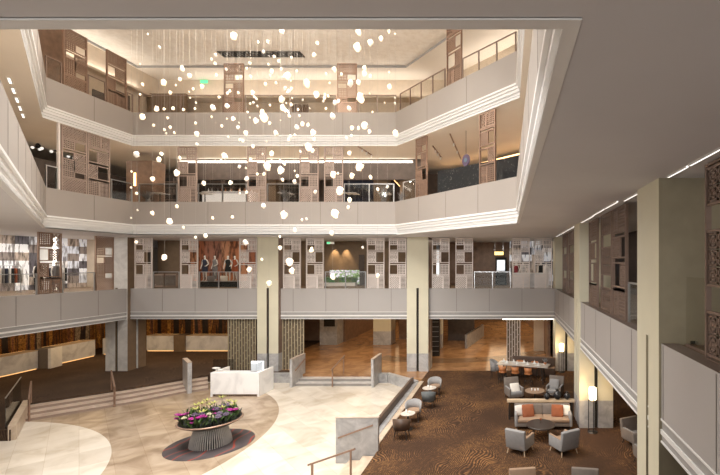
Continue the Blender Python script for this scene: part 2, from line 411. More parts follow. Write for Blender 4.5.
# top ceiling: rippled plate inside, lower margin around it
TIN = [(2.0, 0), (2.0, 19.0), (-6.8, 28.8), (-24.9, 28.8), (-24.9, 0)]
ring_slab('ceiling', [(9, -3), (9, 32), (-36, 32), (-36, -3)], TIN, Z4C, 'ceil')
ring_slab('ceiling', TIN, None, Z4C + .16, 'hammer')
struct('trim_1', MB().sweep(TIN, [(0, Z4C), (0, Z4C + .16)], closed=True), 'trimgrey')

# --- void fascias: stepped white moulding and warm panels
def joints(mb, path, z0, z1, step, off=-.003, w=.022, mi=1, start=.0):
    for a, b in zip(path[:-1], path[1:]):
        a = Vector(a); b = Vector(b); L = (b - a).length; d = (b - a) / L; nrm = Vector((d.y, -d.x))
        k = max(1, round(L / step)); 
        for i in range(1 if start == 0 else 0, k):
            p = a + d * (i * L / k) + nrm * off
            q = d * w / 2; e = nrm * (-.004)
            mb.prism([tuple(p - q), tuple(p + q), tuple(p + q + e), tuple(p - q + e)], z0, z1, mi)
OP = [OCT[0], OCT[1], OCT[2], OCT[3], OCT[4], OCT[5], OCT[0]]
# travel A->B->C..., void is on the left so the outside is on the right: positive offset = away from void
for k, zb in enumerate((Z2C, Z3C)):
    mb = MB()
    mb.sweep(OP[:-1], [(.12, zb), (.12, zb + .07), (.24, zb + .07), (.24, zb + .16), (.17, zb + .16), (.17, zb + .27), (.09, zb + .27), (.09, zb + .40), (.03, zb + .40), (.03, zb + .50), (-.03, zb + .52), (-.03, zb + .60), (.0, zb + .60)], closed=True,
             mi=[0] * 12)
    struct('trim_%d' % (2 + 2 * k), mb, ['trim', 'trimgrey'])
    mb = MB(); mb.sweep(OP[:-1], [(.0, zb + .60), (.0, zb + 1.92), (.14, zb + 1.92), (.14, zb + 1.0)], closed=True)
    joints(mb, OP, zb + .60, zb + 1.9, 3.05 if k else 2.3)
    struct('trim_%d' % (3 + 2 * k), mb, ['panelwarm', 'joint'])
# frame lip flush in the near ceiling
struct('trim_6', MB().sweep(OP[:-1], [(.0, Z2C - .012), (.12, Z2C - .012), (.12, Z2C + .05)], closed=True), 'trim')

# --- ground court band (second storey parapet)
BP = [(XR, 2.0), (XR, DB), (XL, DB), (XL, 2.0)]
mb = MB()
zb = 3.28
mb.sweep(BP, [(.30, zb), (.0, zb), (-.015, zb), (-.015, zb + .035), (.008, zb + .035), (.008, zb + .17), (-.02, zb + .17), (-.02, zb + .26), (.01, zb + .26), (.01, zb + .435), (-.015, zb + .435), (-.015, zb + .47), (.0, zb + .47)],
         mi=[0, 0, 0, 0, 1, 0, 0, 0, 1, 0, 0, 0])
struct('trim_7', mb, ['trim', 'trimgrey'])
mb = MB(); mb.sweep(BP, [(.0, zb + .47), (.0, Z2 + .03), (.34, Z2 + .03), (.34, zb + .47)], mi=[0, 2, 0])
joints(mb, BP, zb + .47, Z2, 2.1)
struct('trim_8', mb, ['panel', 'joint', 'ledge'])

# --- outer walls
struct('wall_left', MB().box(-33.2, -33.0, 8, 36, 0, 3.28), 'amber')
struct('wall_back', MB().box(-33, -18.0, 35.8, 36.0, 0, 3.28), 'amber')
struct('wall_back', MB().box(-36, 9, 55.8, 56, 0, 3.28), 'wallbrown')
struct('wall_right', MB().box(8.8, 9, -3, 56, 0, 20.2), 'walltan')
struct('wall_left', MB().box(-36, -35.8, -3, 56, 0, 20.2), 'walltan')
struct('wall_back', MB().box(-36, 9, 31.9, 32, Z4, Z4C + .2), 'wallbeige')
struct('wall_front', MB().box(-36, 9, -3.1, -3.0, 0, 3.3).box(-36, 9, -3.1, -3, Z3, 20.2), 'walltan')

# ------------------------------------------------------------------ ground floors
n45 = Vector((.72, -.69))
T = [Vector(p) for p in ((-23.5, 20.95), (-20.75, 23.56), (-19.4, 25.2), (-18.4, 26.3))]
sunk_in = [(-5.35, 2.0), (-5.35, 24.35), (-7.4, 26.35), (-7.95, 26.35), (-7.95, 26.4), (-12.66, 26.4), (-12.66, 26.35), (-18.4, 26.35), (-19.4, 25.2), (-20.75, 23.56), (-23.5, 20.95), (-20.35, 17.55), (-24.1, 17.2), (-24.1, 2.0)]
struct('floor', MB().prism([(-5.2, 2), (-5.2, 25), (-7, 27), (-24.2, 27), (-24.2, 2)], -.55, -.45), 'court')
# level 0 plates
mb = MB().prism([(XR + 6, -3), (XR + 6, 27.3), (-5.0, 27.3), (-5.0, 15.6), (-4.72, 15.6), (-4.72, -3)], -.6, 0); struct('floor', mb, 'carpet')
mb = MB().prism([(XR + 6, 27.3), (XR + 6, 56), (-16.3, 56), (-16.3, 27.4), (-13.0, 27.4), (-13.0, 26.4), (-7.95, 26.4), (-7.4, 26.35), (-6.4, 25.4), (-5.0, 25.4), (-5.0, 27.3)], -.6, 0); struct('floor', mb, 'amberstone')
mb = MB().prism([(-13.0, 27.4), (-16.3, 27.4), (-16.3, 56), (-36, 56), (-36, -3), (-24.1, -3), (-24.1, 17.2), (-20.35, 17.55), (-23.5, 20.95), (-20.75, 23.56), (-19.4, 25.2), (-18.4, 26.35), (-13.0, 26.35)], -.6, 0); struct('floor', mb, 'carpet2')
# sandy tone band of stone set in the corridor floor
mb = MB(); n = 24
for i in range(n):
    a0, a1 = R(-118) + R(76) * i / n, R(-118) + R(76) * (i + 1) / n
    mb.prism([(-4.6 + r_ * math.cos(a_), 40 + r_ * math.sin(a_)) for r_, a_ in ((9.2, a0), (9.2, a1), (10.6, a1), (10.6, a0))], 0, .003)
struct('floor', mb, 'darkstone')
# --- steps
def steps_left():
    for k in range(3):
        o0 = n45 * (.62 * k); o1 = n45 * (.62 * (k + 1))
        poly = [tuple(T[0] + o0), tuple(T[1] + o0), tuple(T[2] + o0 * .95), tuple(T[3] + Vector((.45, -.62)) * (.9 * k)), tuple(T[3] + Vector((.45, -.62)) * (.9 * (k + 1))), tuple(T[2] + o1 * .95), tuple(T[1] + o1), tuple(T[0] + o1)]
        mb = MB().prism(poly, -.45, -.1125 * (k + 1))
        for i in range(len(mb.f)): mb.m[i] = 0 if i == 1 else 1
        struct('floor', mb, ['steptone', 'stepriser'])
steps_left()
for k in range(2):
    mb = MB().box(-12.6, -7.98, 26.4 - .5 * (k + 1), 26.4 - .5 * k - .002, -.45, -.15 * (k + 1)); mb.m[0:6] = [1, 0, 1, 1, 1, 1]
    struct('floor', mb, ['trimstone', 'risergrey'])
for k in range(2):
    struct('floor', MB().box(-4.72 - .5 * (k + 1), -4.722 - .5 * k, 2.2, 15.5, -.45, -.15 * (k + 1)), 'tanstone')
# curb between reception floor and court, chamfer wall, right-hand ledge
struct('trim_9', MB().box(-17.2, -12.72, 26.1, 26.45, -.45, .10).box(-7.9, -7.3, 26.1, 26.45, -.45, .1), 'greystone')
struct('trim_10', MB().prism([(-7.45, 26.35), (-7.25, 26.45), (-5.1, 24.65), (-5.35, 24.3)], -.45, .10), 'graymarble')
struct('trim_11', MB().box(-5.42, -5.30, 15.72, 24.3, -.45, .38, 0), 'darkleather')
struct('trim_12', MB().box(-5.298, -5.06, 15.72, 24.5, -.45, .06), 'greystone')
struct('trim_13', MB().box(-5.058, -4.82, 15.72, 24.75, -.2, .03), 'tanstone')

def panel_wall(label, x0, x1, y0, y1, z0, z1, mat='graymarble', rail=None):
    t = thing('stair_side_wall', label, 'stair wall', ((x0 + x1) / 2, (y0 + y1) / 2, z0))
    cx, cy = (x0 + x1) / 2, (y0 + y1) / 2
    MB().box(x0 - cx, x1 - cx, y0 - cy, y1 - cy, 0, z1 - z0).build('wall_panel', mat, t, .01)
    MB().box(x0 - cx - .01, x1 - cx + .01, y0 - cy - .01, y1 - cy + .01, z1 - z0, z1 - z0 + .025).build('coping', 'steptone', t)
    if rail:
        a, b = rail; mb = MB(); a = Vector(a) - Vector((cx, cy, z0)); b = Vector(b) - Vector((cx, cy, z0))
        nrm = Vector(rail_n := (0, -1, 0)) if y1 - y0 < x1 - x0 else Vector((1 if cx < -10 else -1, 0, 0))
        mb.bar(a, b, .05, .05)
        for p in (a + (b - a) * .08, a + (b - a) * .92): mb.bar(p, p - nrm * .09, .025)
        mb.build('handrail', 'bronze', t)
    return t
panel_wall('grey marble side wall left of the central steps', -12.75, -12.60, 25.1, 26.75, -.45, 1.2, rail=((-12.52, 25.3, .5), (-12.52, 26.6, .95)))
panel_wall('grey marble side wall right of the central steps', -7.98, -7.83, 25.1, 26.75, -.45, 1.2)
panel_wall('large grey marble screen wall with angled handrail at the front steps', -6.23, -4.68, 15.55, 15.68, -.45, 1.2, rail=((-6.1, 15.45, .52), (-4.85, 15.45, .98)))
# glass balustrade and angled stone pier at the top of the left steps
t = thing('stair_pier', 'slim angled marble pier at right end of the left steps', 'pier', (-17.75, 23.95, -.45), R(135))
MB().prism([(0, -.1), (1.6, -.1), (1.6, .1), (0, .1)], 0, 1.72).build('pier_slab', 'graymarble', t, .01)
MB().box(-.01, 1.61, -.11, .11, 1.72, 1.745).build('coping', 'steptone', t)
t = thing('glass_balustrade', 'tall glass balustrade on a low tan curb at far left of the court', 'balustrade', (-20.35, 17.6, -.45), math.atan2(3.35, -3.15))
MB().box(0, 4.5, -.12, .12, 0, .62).build('curb', 'tanstone', t, .01)
MB().box(0.05, 4.45, .17, .194, .45, 1.75).build('glass_panel', 'glassgrey', t)
MB().box(0.03, 4.47, .165, .2, 1.75, 1.78).build('top_rail', 'steel', t)
t = thing('glass_balustrade', 'low grey glass panel right of the slim angled pier', 'balustrade', (-17.1, 26.28, .1), 0)
MB().box(-.95, .35, -.012, .012, 0.02, .85).build('glass_panel', 'glassgrey', t)
MB().box(-.95, .35, -.03, .03, 0, .04).build('base_rail', 'steel', t)
def hand_rail(label, a, b, za, zb, fa, fb, mid=False):
    """a,b plan ends; za/zb rail heights; fa/fb foot heights"""
    t = thing('stair_handrail', label, 'handrail', (a[0], a[1], fa))
    A = Vector((0, 0, za - fa)); B = Vector((b[0] - a[0], b[1] - a[1], zb - fa)); mb = MB()
    e = (B - A).normalized() * .15
    mb.bar(A - e, B + e, .06, .05); mb.build('rail', 'bronze', t)
    MB().bar((0, 0, 0), A, .06, .06).build('post', 'bronze', t)
    MB().bar((B.x, B.y, fb - fa), B, .05, .05).build('post', 'bronze', t)
hand_rail('bronze handrail in the middle of the central steps', (-10.3, 25.25), (-10.15, 26.6), .62, 1.05, -.45, 0)
hand_rail('bronze handrail dividing the left steps', (-19.9, 21.7), (-21.35, 23.1), .62, 1.0, -.45, 0)
hand_rail('bronze handrail at far left of the left steps beside the glass', (-22.0, 19.7), (-23.3, 20.95), .62, 1.0, -.45, 0)
hand_rail('bronze handrail at the bottom edge of the photo on the front steps', (-6.2, 13.62), (-4.93, 13.5), .45, .92, -.45, 0)

# ------------------------------------------------------------------ columns
def column(label, x0, y0, w=1.4, dpt=1.4, ztop=Z2C, wains=1.13, side=None, face=None, base='graymarble'):
    t = thing('column', label, 'column', (x0 + w / 2, y0 + dpt / 2, 0))
    h, k = w / 2, dpt / 2; g = .075
    side = side or 'beige'; face = face or 'beige'
    def tint(mb):            # faces across x take the side tone, darkened where shade is painted
        for i, f in enumerate(mb.f):
            p = [Vector(mb.v[j]) for j in f[:3]]; nrm = (p[1] - p[0]).cross(p[2] - p[0])
            if abs(nrm.x) > abs(nrm.y) and abs(nrm.x) > abs(nrm.z): mb.m[i] = 1
        return mb
    tint(MB().box(-h, h, -k, k, 5.28, ztop)).build('upper_shaft', [face, side], t)
    mb = MB(); pl = MB()
    for sx in (-1, 1):
        for sy in (-1, 1):
            xs = sorted((sx * g, sx * h)); ys = sorted((sy * g, sy * k))
            mb.box(xs[0], xs[1], ys[0], ys[1], wains, 5.28); pl.box(xs[0], xs[1], ys[0], ys[1], 0, wains)
    tint(mb).build('lower_shaft', [face, side], t); (tint(pl) if side == 'walltan' else pl).build('plinth', [base, side], t)
    MB().box(-h + .12, h - .12, -k + .12, k - .12, .0, 5.27).build('shadow_core', 'void', t)
    return t
column('split grey and beige stone column at the back left corner', -25.5, 27.18, side='walltan', face='palemarble', base='palemarble')  # tan sides paint the shade on this corner column
column('split beige stone column behind the white desk', -15.82, 27.1, 1.34, side='bronzedark')  # dark sides are shade painted on beige stone
column('split beige stone column right of the central steps', -6.34, 27.1, 1.36, side='bronzedark')  # side shade painted here too
column('beige stone column in the far right corner behind the farther floor lamp', 3.07, 27.2)
column('beige stone column behind the nearer floor lamp on the right', 3.0, 17.75)
column('large near beige stone column on the right side', 3.0, 8.46, face='olive')  # olive front has the shade painted into its colour
# ------------------------------------------------------------------ slatted gold screens
def slat_screen(label, x0, x1, y, h=3.26, mat='gold'):
    t = thing('slatted_screen', label, 'screen', ((x0 + x1) / 2, y, 0)); w = (x1 - x0) / 2
    MB().box(-w, w, .02, .06, 0, h).build('backing', 'slatback', t)
    mb = MB(); n = int((x1 - x0) / .17); rnd = random.Random(3)
    for i in range(n + 1):
        x = -w + i * 2 * w / n; mb.box(x - .022, x + .022, -.06, .0, 0, h)
    for i in range(n):
        x = -w + (i + .5) * 2 * w / n
        for k in range(6): z = .2 + k * .5 + (i % 3) * .17; mb.box(x - .022, x + .022, -.05, -.01, z, z + .045)
    mb.build('slats', mat, t)
slat_screen('gold slatted screen left of the column behind the desk', -17.95, -16.2, 27.6)
slat_screen('gold slatted screen left of the central steps', -14.44, -13.1, 27.6)
slat_screen('pale slatted screen at left end of the high dining table', 0.0, .9, 29.8, mat='bronzepale')

# ------------------------------------------------------------------ lattice screens
def lattice(mb, x0, x1, z0, z1, kind, sp=.10, w=.032, y=0, th=.02):
    if kind == 'grid':
        n = max(2, round((x1 - x0) / sp)); m = max(2, round((z1 - z0) / sp))
        for i in range(n + 1): x = x0 + (x1 - x0) * i / n; mb.box(x - w / 2, x + w / 2, y - th, y + th, z0, z1)
        for i in range(m + 1): z = z0 + (z1 - z0) * i / m; mb.box(x0, x1, y - th, y + th, z - w / 2, z + w / 2)
    elif kind == 'diag':
        W = x1 - x0; H = z1 - z0; s = sp * 1.3; k = -H
        while k < W:
            a0 = max(0, -k); a1 = min(H, W - k)
            if a1 - a0 > .03:
                mb.bar((x0 + k + a0, y, z0 + a0), (x0 + k + a1, y, z0 + a1), w, th * 2)
                mb.bar((x1 - k - a0, y, z0 + a0), (x1 - k - a1, y, z0 + a1), w, th * 2)
            k += s
    elif kind == 'key':
        s = .30; n = max(1, round((x1 - x0) / s)); m = max(1, round((z1 - z0) / s)); a = (x1 - x0) / n; b = (z1 - z0) / m
        for i in range(n):
            for j in range(m):
                cx = x0 + (i + .5) * a; cz = z0 + (j + .5) * b
                for f in (.46, .27):
                    hx, hz = a * f, b * f
                    mb.box(cx - hx, cx + hx, y - th, y + th, cz - hz, cz - hz + w); mb.box(cx - hx, cx + hx, y - th, y + th, cz + hz - w, cz + hz)
                    mb.box(cx - hx, cx - hx + w, y - th, y + th, cz - hz, cz + hz); mb.box(cx + hx - w, cx + hx, y - th, y + th, cz - hz, cz + hz)
                mb.box(cx - a * .46, cx - a * .27, y - th, y + th, cz - w / 2, cz + w / 2); mb.box(cx + a * .27, cx + a * .46, y - th, y + th, cz - w / 2, cz + w / 2)
                mb.box(cx - w / 2, cx + w / 2, y - th, y + th, cz + b * .27, cz + b * .5); mb.box(cx - w / 2, cx + w / 2, y - th, y + th, cz - b * .5, cz - b * .27)
                mb.box(cx - .03, cx + .03, y - th, y + th, cz - .03, cz + .03)
    elif kind == 'slit':
        n = max(3, round((z1 - z0) / (sp * .8)))
        for i in range(n): z = z0 + (z1 - z0) * (i + .5) / n; mb.box(x0, x1, y - th, y + th, z - .028, z + .012)
CELLS = {   # fractions: x0,x1,z0,z1,kind
 'A': [(0, .62, .0, .26, 'diag'), (.66, 1, .0, .24, 'slit'), (.5, 1, .28, .48, 'grid'), (0, .5, .52, .74, 'key'), (.5, 1, .77, 1, 'grid'), (0, .46, .88, 1, 'grid')],
 'B': [(0, .5, .0, .25, 'grid'), (.54, 1, .0, .25, 'key'), (.0, .42, .28, .5, 'diag'), (.46, 1, .55, .74, 'diag'), (0, .55, .78, 1, 'grid'), (.6, 1, .8, 1, 'key')],
 'C': [(0, 1, .80, .985, 'key'), (0, 1, .38, .66, 'key'), (0, 1, .02, .24, 'key')],
 'D': [(0, 1, 0, .2, 'diag'), (0, .5, .22, .5, 'grid'), (.5, 1, .32, .62, 'diag'), (0, .5, .66, .8, 'grid'), (0, 1, .82, 1, 'diag')],
}
def make_screen(w, h, cells, mat, fr=.05):
    t = thing('lattice_screen', 'x', 'screen', (0, 0, 0))
    mb = MB(); d = .045
    mb.box(-w / 2, -w / 2 + fr, -d, d, 0, h); mb.box(w / 2 - fr, w / 2, -d, d, 0, h); mb.box(-w / 2 + fr, w / 2 - fr, -d, d, 0, fr * .8); mb.box(-w / 2 + fr, w / 2 - fr, -d, d, h - fr * .8, h)
    iw = w - 2 * fr; ih = h - fr * 1.6; X = lambda f: -iw / 2 + f * iw; Z = lambda f: fr * .8 + f * ih
    b = .022
    for (a0, a1, c0, c1, k) in CELLS[cells]:
        x0, x1, z0, z1 = X(a0), X(a1), Z(c0), Z(c1)
        if a0 > 0: mb.box(x0 - b, x0 + b, -.03, .03, z0, z1)
        if a1 < 1: mb.box(x1 - b, x1 + b, -.03, .03, z0, z1)
        if c0 > 0: mb.box(-iw / 2, iw / 2, -.03, .03, z0 - b, z0 + b)
        if c1 < 1: mb.box(-iw / 2, iw / 2, -.03, .03, z1 - b, z1 + b)
    fo = mb.build('frame', mat, t)
    for (a0, a1, c0, c1, k) in CELLS[cells]:
        lb = MB(); lattice(lb, X(a0) + .02, X(a1) - .02, Z(c0) + .02, Z(c1) - .02, k); lb.build('lattice_panel', mat, fo)
    return t
def screens(items, proto_args, label, group):
    """items: (x,y,z,rz); one prototype per cell style alternating"""
    protos = {}
    for i, (x, y, z, rz) in enumerate(items):
        key = proto_args[i % len(proto_args)]
        if key not in protos: o = protos[key] = make_screen(*key)
        else: o = copy_tree(protos[key])
        place(o, (x, y, z), rz, label.format(ORD[i] if i < len(ORD) else 'row end'), group)
def pxx(a, b, d): return ((a + b) / 2 - 507) * d / F
d2 = DB + .15
screens([(pxx(a, b, d2), d2, Z2, 0) for a, b in ((135, 152), (180.4, 198), (239.5, 257), (283, 301), (306, 324), (367, 384.5), (389, 406.5), (432, 449.6), (455.5, 473), (512, 530), (534.6, 552))],
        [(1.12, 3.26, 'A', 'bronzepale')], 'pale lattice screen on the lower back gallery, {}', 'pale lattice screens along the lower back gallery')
xl = XL - .12
screens([(xl, d, Z2, PI / 2) for d in (19.6, 22.72, 25.8)], [(1.16, 3.26, 'D', 'bronze'), (1.16, 3.26, 'B', 'bronze')], 'bronze lattice screen in the left shop gallery, {}', 'bronze lattice screens along the left gallery')
d3 = 24.9 + .2
screens([(pxx(a, b, d3), d3, Z3, 0) for a, b in ((178, 197), (247.6, 266), (300.5, 318), (324.5, 343))], [(1.1, 3.26, 'A', 'bronzemid')], 'rose bronze lattice screen on the middle back gallery, {}', 'lattice screens on the middle back gallery')
screens([(-21.9, d, Z3, PI / 2) for d in (21.65, 22.95)], [(1.25, 3.26, 'D', 'bronzemid'), (1.25, 3.26, 'B', 'bronzemid')], 'rose bronze lattice screen on the middle left gallery, {}', 'lattice screens on the middle left gallery')
def on_chamfer(px):       # a point on the right-hand chamfer seen at column px
    k = (px - 507) / F; a = Vector(OCT[1]); b = Vector(OCT[2]); d = b - a
    t = (k * a.y - a.x) / (d.x - k * d.y); return a + d * t
cang = math.atan2(7.2, -6.9)
cn = Vector((.72, .69)) * .2
screens([(*(on_chamfer(p) + cn), Z3, cang) for p in (418.4, 484.2)], [(1.08, 3.26, 'A', 'bronze'), (1.08, 3.26, 'B', 'bronze')], 'brown lattice screen on the middle right angled gallery, {} of two', 'lattice screens on the middle right gallery')
screens([(pxx(a, b, d3), d3, Z4, 0) for a, b in ((224, 244), (337, 357))], [(1.15, 2.95, 'D', 'bronze')], 'brown lattice screen on the top back gallery, {} of two', 'lattice screens on the top gallery')
screens([(-21.9, d, Z4, PI / 2) for d in (21.7, 24.0)], [(1.2, 2.95, 'D', 'bronze'), (1.2, 2.95, 'B', 'bronze')], 'brown lattice screen on the top left gallery, {} of two', 'lattice screens on the top gallery')
screens([(*(on_chamfer(451) + cn), Z4, cang)], [(1.2, 3.3, 'B', 'bronze')], 'brown lattice screen alone on the top right angled gallery', 'lattice screens on the top gallery')
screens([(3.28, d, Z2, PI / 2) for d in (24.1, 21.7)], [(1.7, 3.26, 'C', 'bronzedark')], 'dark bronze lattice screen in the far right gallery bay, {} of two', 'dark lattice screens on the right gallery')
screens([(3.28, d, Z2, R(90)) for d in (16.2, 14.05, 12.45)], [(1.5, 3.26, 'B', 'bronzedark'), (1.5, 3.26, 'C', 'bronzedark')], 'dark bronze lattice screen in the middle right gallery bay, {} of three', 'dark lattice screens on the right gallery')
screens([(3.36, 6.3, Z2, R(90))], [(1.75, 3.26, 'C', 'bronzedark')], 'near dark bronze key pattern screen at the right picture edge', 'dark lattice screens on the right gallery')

# white thin post left of the middle left screens
tag(MB().box(-21.98, -21.88, 20.88, 20.96, Z3, Z3C).build('screen_post', 'bronzepale'), 'slim pale post left of the middle left gallery screens', 'post')

# ------------------------------------------------------------------ glass railings
def railing(label, a, b, z, h=1.1, mat='glass', post='steel', step=1.7, rail=.045, off=0):
    a = Vector(a); b = Vector(b); L = (b - a).length
    t = thing('glass_railing', label, 'railing', (a.x, a.y, z), math.atan2(b.y - a.y, b.x - a.x), 'glass railings of the galleries')
    MB().box(0, L, -.008, .008, .04, h - .03).build('glass_panel', mat, t)
    MB().box(0, L, -rail / 2, rail / 2, h - .03, h + .015).build('top_rail', post, t)
    n = max(1, round(L / step))
    for i in range(n + 1): x = min(max(.03, L * i / n), L - .03); MB().box(x - .025, x + .025, -.03, .03, 0, h - .03).build('post', post, t)
    return t
def X2(p, d=d2): return (p - 507) * d / F
for lab, a, b in (('between first and second pale screens of the lower back gallery', 153, 179.5), ('in front of the dressed mannequins', 199, 238.5), ('beside the green window planting', 325, 366),
                  ('in front of the dark corridor, lower back gallery', 474, 511)):
    railing('glass railing ' + lab, (X2(a), d2), (X2(b), d2), Z2, step=1.5)
railing('glass railing of the left shop gallery, nearer bay', (xl, 20.25), (xl, 22.1), Z2)
railing('glass railing of the left shop gallery, farther bay', (xl, 23.35), (xl, 25.2), Z2)
railing('glass railing at left end of the middle back gallery', (-21.6, d3), (X2(177.5, d3), d3), Z3, mat='glassgrey')
railing('glass railing in front of the bright bar counter, middle gallery', (X2(198, d3), d3), (X2(247, d3), d3), Z3, mat='glassgrey')
railing('glass railing between middle gallery screens, centre', (X2(267, d3), d3), (X2(300, d3), d3), Z3, mat='glassgrey')
railing('glass railing in front of the black curtain, middle gallery', (X2(344, d3), d3), (-6.6, d3), Z3, mat='glassgrey')
railing('glass railing at near end of the middle left gallery', (-21.9, 20.3), (-21.9, 20.85), Z3, mat='glassgrey')
railing('glass railing at far end of the middle left gallery', (-21.9, 23.65), (-21.9, 25.0), Z3, mat='glassgrey')
pa, pb = on_chamfer(413) + cn, on_chamfer(400) + cn
railing('short glass railing right of the black curtain, middle gallery', tuple(pa), tuple(pb), Z3, mat='glassgrey')
railing('glass railing at left end of the top back gallery', (-21.6, d3), (X2(223.5, d3), d3), Z4, post='bronzedark', step=2.2)
railing('glass railing in the centre of the top back gallery', (X2(245, d3), d3), (X2(336, d3), d3), Z4, post='bronzedark', step=2.2)
railing('glass railing at right end of the top back gallery', (X2(358, d3), d3), (-6.5, d3), Z4, post='bronzedark', step=1.2)
railing('glass railing at near end of the top left gallery', (-21.9, 20.3), (-21.9, 21.05), Z4, post='bronzedark')
railing('glass railing between the two top left screens', (-21.9, 22.35), (-21.9, 23.35), Z4, post='bronzedark')
railing('glass railing at far end of the top left gallery', (-21.9, 24.65), (-21.9, 25.05), Z4, post='bronzedark')
railing('glass railing of the top right angled gallery, far bay', tuple(on_chamfer(442) + cn), tuple(on_chamfer(397) + cn), Z4, post='bronzedark', step=1.1)
railing('glass railing of the top right angled gallery, near bay', tuple(Vector((.25, 18.1)) + cn), tuple(on_chamfer(459) + cn), Z4, post='bronzedark', step=1.1)
t = thing('glass_screen', 'tall faint green glass pane on the right gallery before the near column', 'glass screen', (3.5, 7.5, Z2))
MB().box(-.006, .006, 0, .85, .03, 1.35).build('glass_panel', 'glass', t); MB().box(-.02, .02, 0, .85, 0, .05).build('base_rail', 'bronzedark', t)
railing('glass railing on the right gallery before the middle column', (3.3, 9.95), (3.3, 11.6), Z2)

# dark speckled glass wall behind the middle right angled gallery
a = on_chamfer(428) + cn * 3; b = Vector((1.6, 17.9)) + cn * 3
w = MB(); w.prism([tuple(a), tuple(b), tuple(b + cn * .3), tuple(a + cn * .3)], 0, 1.35)
o = w.build('speckled_glass_wall', 'speckle'); o.location.z = Z3; tag(o, 'dark speckled glass wall behind the middle right angled gallery', 'glass wall')

# ------------------------------------------------------------------ galleries behind: walls
struct('wall_back', MB().box(-26, -4.2, 30.6, 30.75, Z3, 13.25), 'walldark')
struct('wall_back', MB().prism([(-4.2, 30.6), (7, 19), (7.2, 19.2), (-4.1, 30.8)], Z3, 13.2), 'wallbrown')
struct('wall_left', MB().box(-27.2, -27, 12, 30.6, Z3, 12.9), 'walldark')
# top gallery walls
struct('wall_left', MB().box(-25.15, -25.0, 14, 31.9, Z4, Z4C), 'wallbeige')
struct('wall_back', MB().box(-25.0, -4.5, 30.7, 30.85, Z4, Z4C), 'wallbeige')
struct('wall_back', MB().prism([(-4.5, 30.7), (7, 19.2), (7.2, 19.4), (-4.4, 30.9)], Z4, Z4C), 'wallbeige')
# lower gallery (z 5.2) walls
struct('wall_back', MB().box(-25.3, -23.2, 31.0, 31.15, Z2, Z2C), 'walltan')
struct('wall_back', MB().box(-24.3, -18.8, 31.9, 32.05, Z2, Z2C), 'shoprust')
struct('wall_back', MB().box(-18.8, -5.3, 32.0, 32.15, Z2, Z2C), 'walltan')
struct('wall_back', MB().box(-5.3, 0.2, 33.5, 33.65, Z2, Z2C), 'wallbrown')
struct('wall_back', MB().box(.2, 6, 32.0, 32.15, Z2, Z2C), 'shopwhite')
struct('wall_left', MB().box(-29.6, -29.45, 14, 31, Z2, Z2C), 'shopwhite')
struct('wall_back', MB().box(-29.45, -25.3, 30.0, 30.15, Z2, Z2C), 'wallbeige')
struct('wall_right', MB().box(6.6, 6.75, 3, 31, Z2, Z2C), 'walldark')
struct('wall_right', MB().box(7.4, 7.55, 3, 27.2, 0, 3.27), 'walldark')
# ------------------------------------------------------------------ ground behind
def pier(label, x0, x1, y, dep=1.4, sign=False):
    t = thing('marble_pier', label, 'pier', ((x0 + x1) / 2, y + dep / 2, 0)); w = (x1 - x0) / 2
    MB().box(-w, w, -dep / 2, dep / 2, 0, 1.13).build('plinth', 'graymarble', t); MB().box(-w, w, -dep / 2, dep / 2, 1.13, 3.27).build('shaft', 'beige' if not sign else 'graymarble', t)
    if sign: MB().box(-w * .5, w * .75, -dep / 2 - .05, -dep / 2, 1.55, 2.6).build('display_panel', 'void', t)
pier('marble pier with a black panel beyond the central steps, left', -15.75, -14.3, 36.0, sign=True)
pier('marble pier beyond the central steps, right', -11.25, -9.75, 36.0)
pier('marble pier beside the dark doorway right of the split column', -5.9, -5.25, 34.5, .7)
struct('wall_left', MB().box(-14.3, -14.15, 37.4, 55, 0, 3.27), 'wallbrown')
struct('wall_back', MB().box(-18.0, -15.75, 38.0, 38.2, 0, 3.27), 'wallbrown')
struct('wall_back', MB().box(-9.75, -6.2, 38.6, 38.8, 0, 3.27), 'wallbrown')
struct('wall_back', MB().box(-6.2, -5.9, 33.5, 38.6, 0, 3.27), 'wallbrown')
struct('wall_back', MB().box(-5.25, -2.9, 38.0, 38.2, 0, 3.27), 'walldark')
struct('wall_right', MB().prism([(2.9, 30.6), (3.1, 30.6), (3.3, 40), (2.0, 55), (1.8, 55), (3.1, 40)], 0, 3.27), 'wallbrown')
struct('wall_right', MB().box(2.1, 2.9, 33.5, 33.7, 0, 3.27), 'wallbeige')
t = thing('ramp_wall', 'grey angled ramp wall beside the dark doorway', 'ramp wall', (-3.3, 34.5, 0), R(80))
MB().box(0, 6, -.09, .09, 0, 1.05).build('wall_panel', 'greystone', t); MB().box(0, 6, -.1, .1, 1.05, 1.1).build('coping', 'steel', t)
t = thing('shop_shelving', 'dark shelf tower right of the split column', 'shelving', (-5.35, 31.8, 0))
MB().box(-.35, .35, -.2, .2, 0, 3.0).build('cabinet', 'darkmetal', t)
for k in range(7): MB().box(-.3, .3, -.24, -.2, .35 + k * .36, .38 + k * .36).build('shelf', 'steel', t)
for (x0, x1, yy) in ((-.3, 3.0, 29.0),): pass
# bright soffit strip over the dining area
struct('trim_14', MB().box(-.3, 3.02, 27.75, 27.95, 3.20, 3.27), 'led')

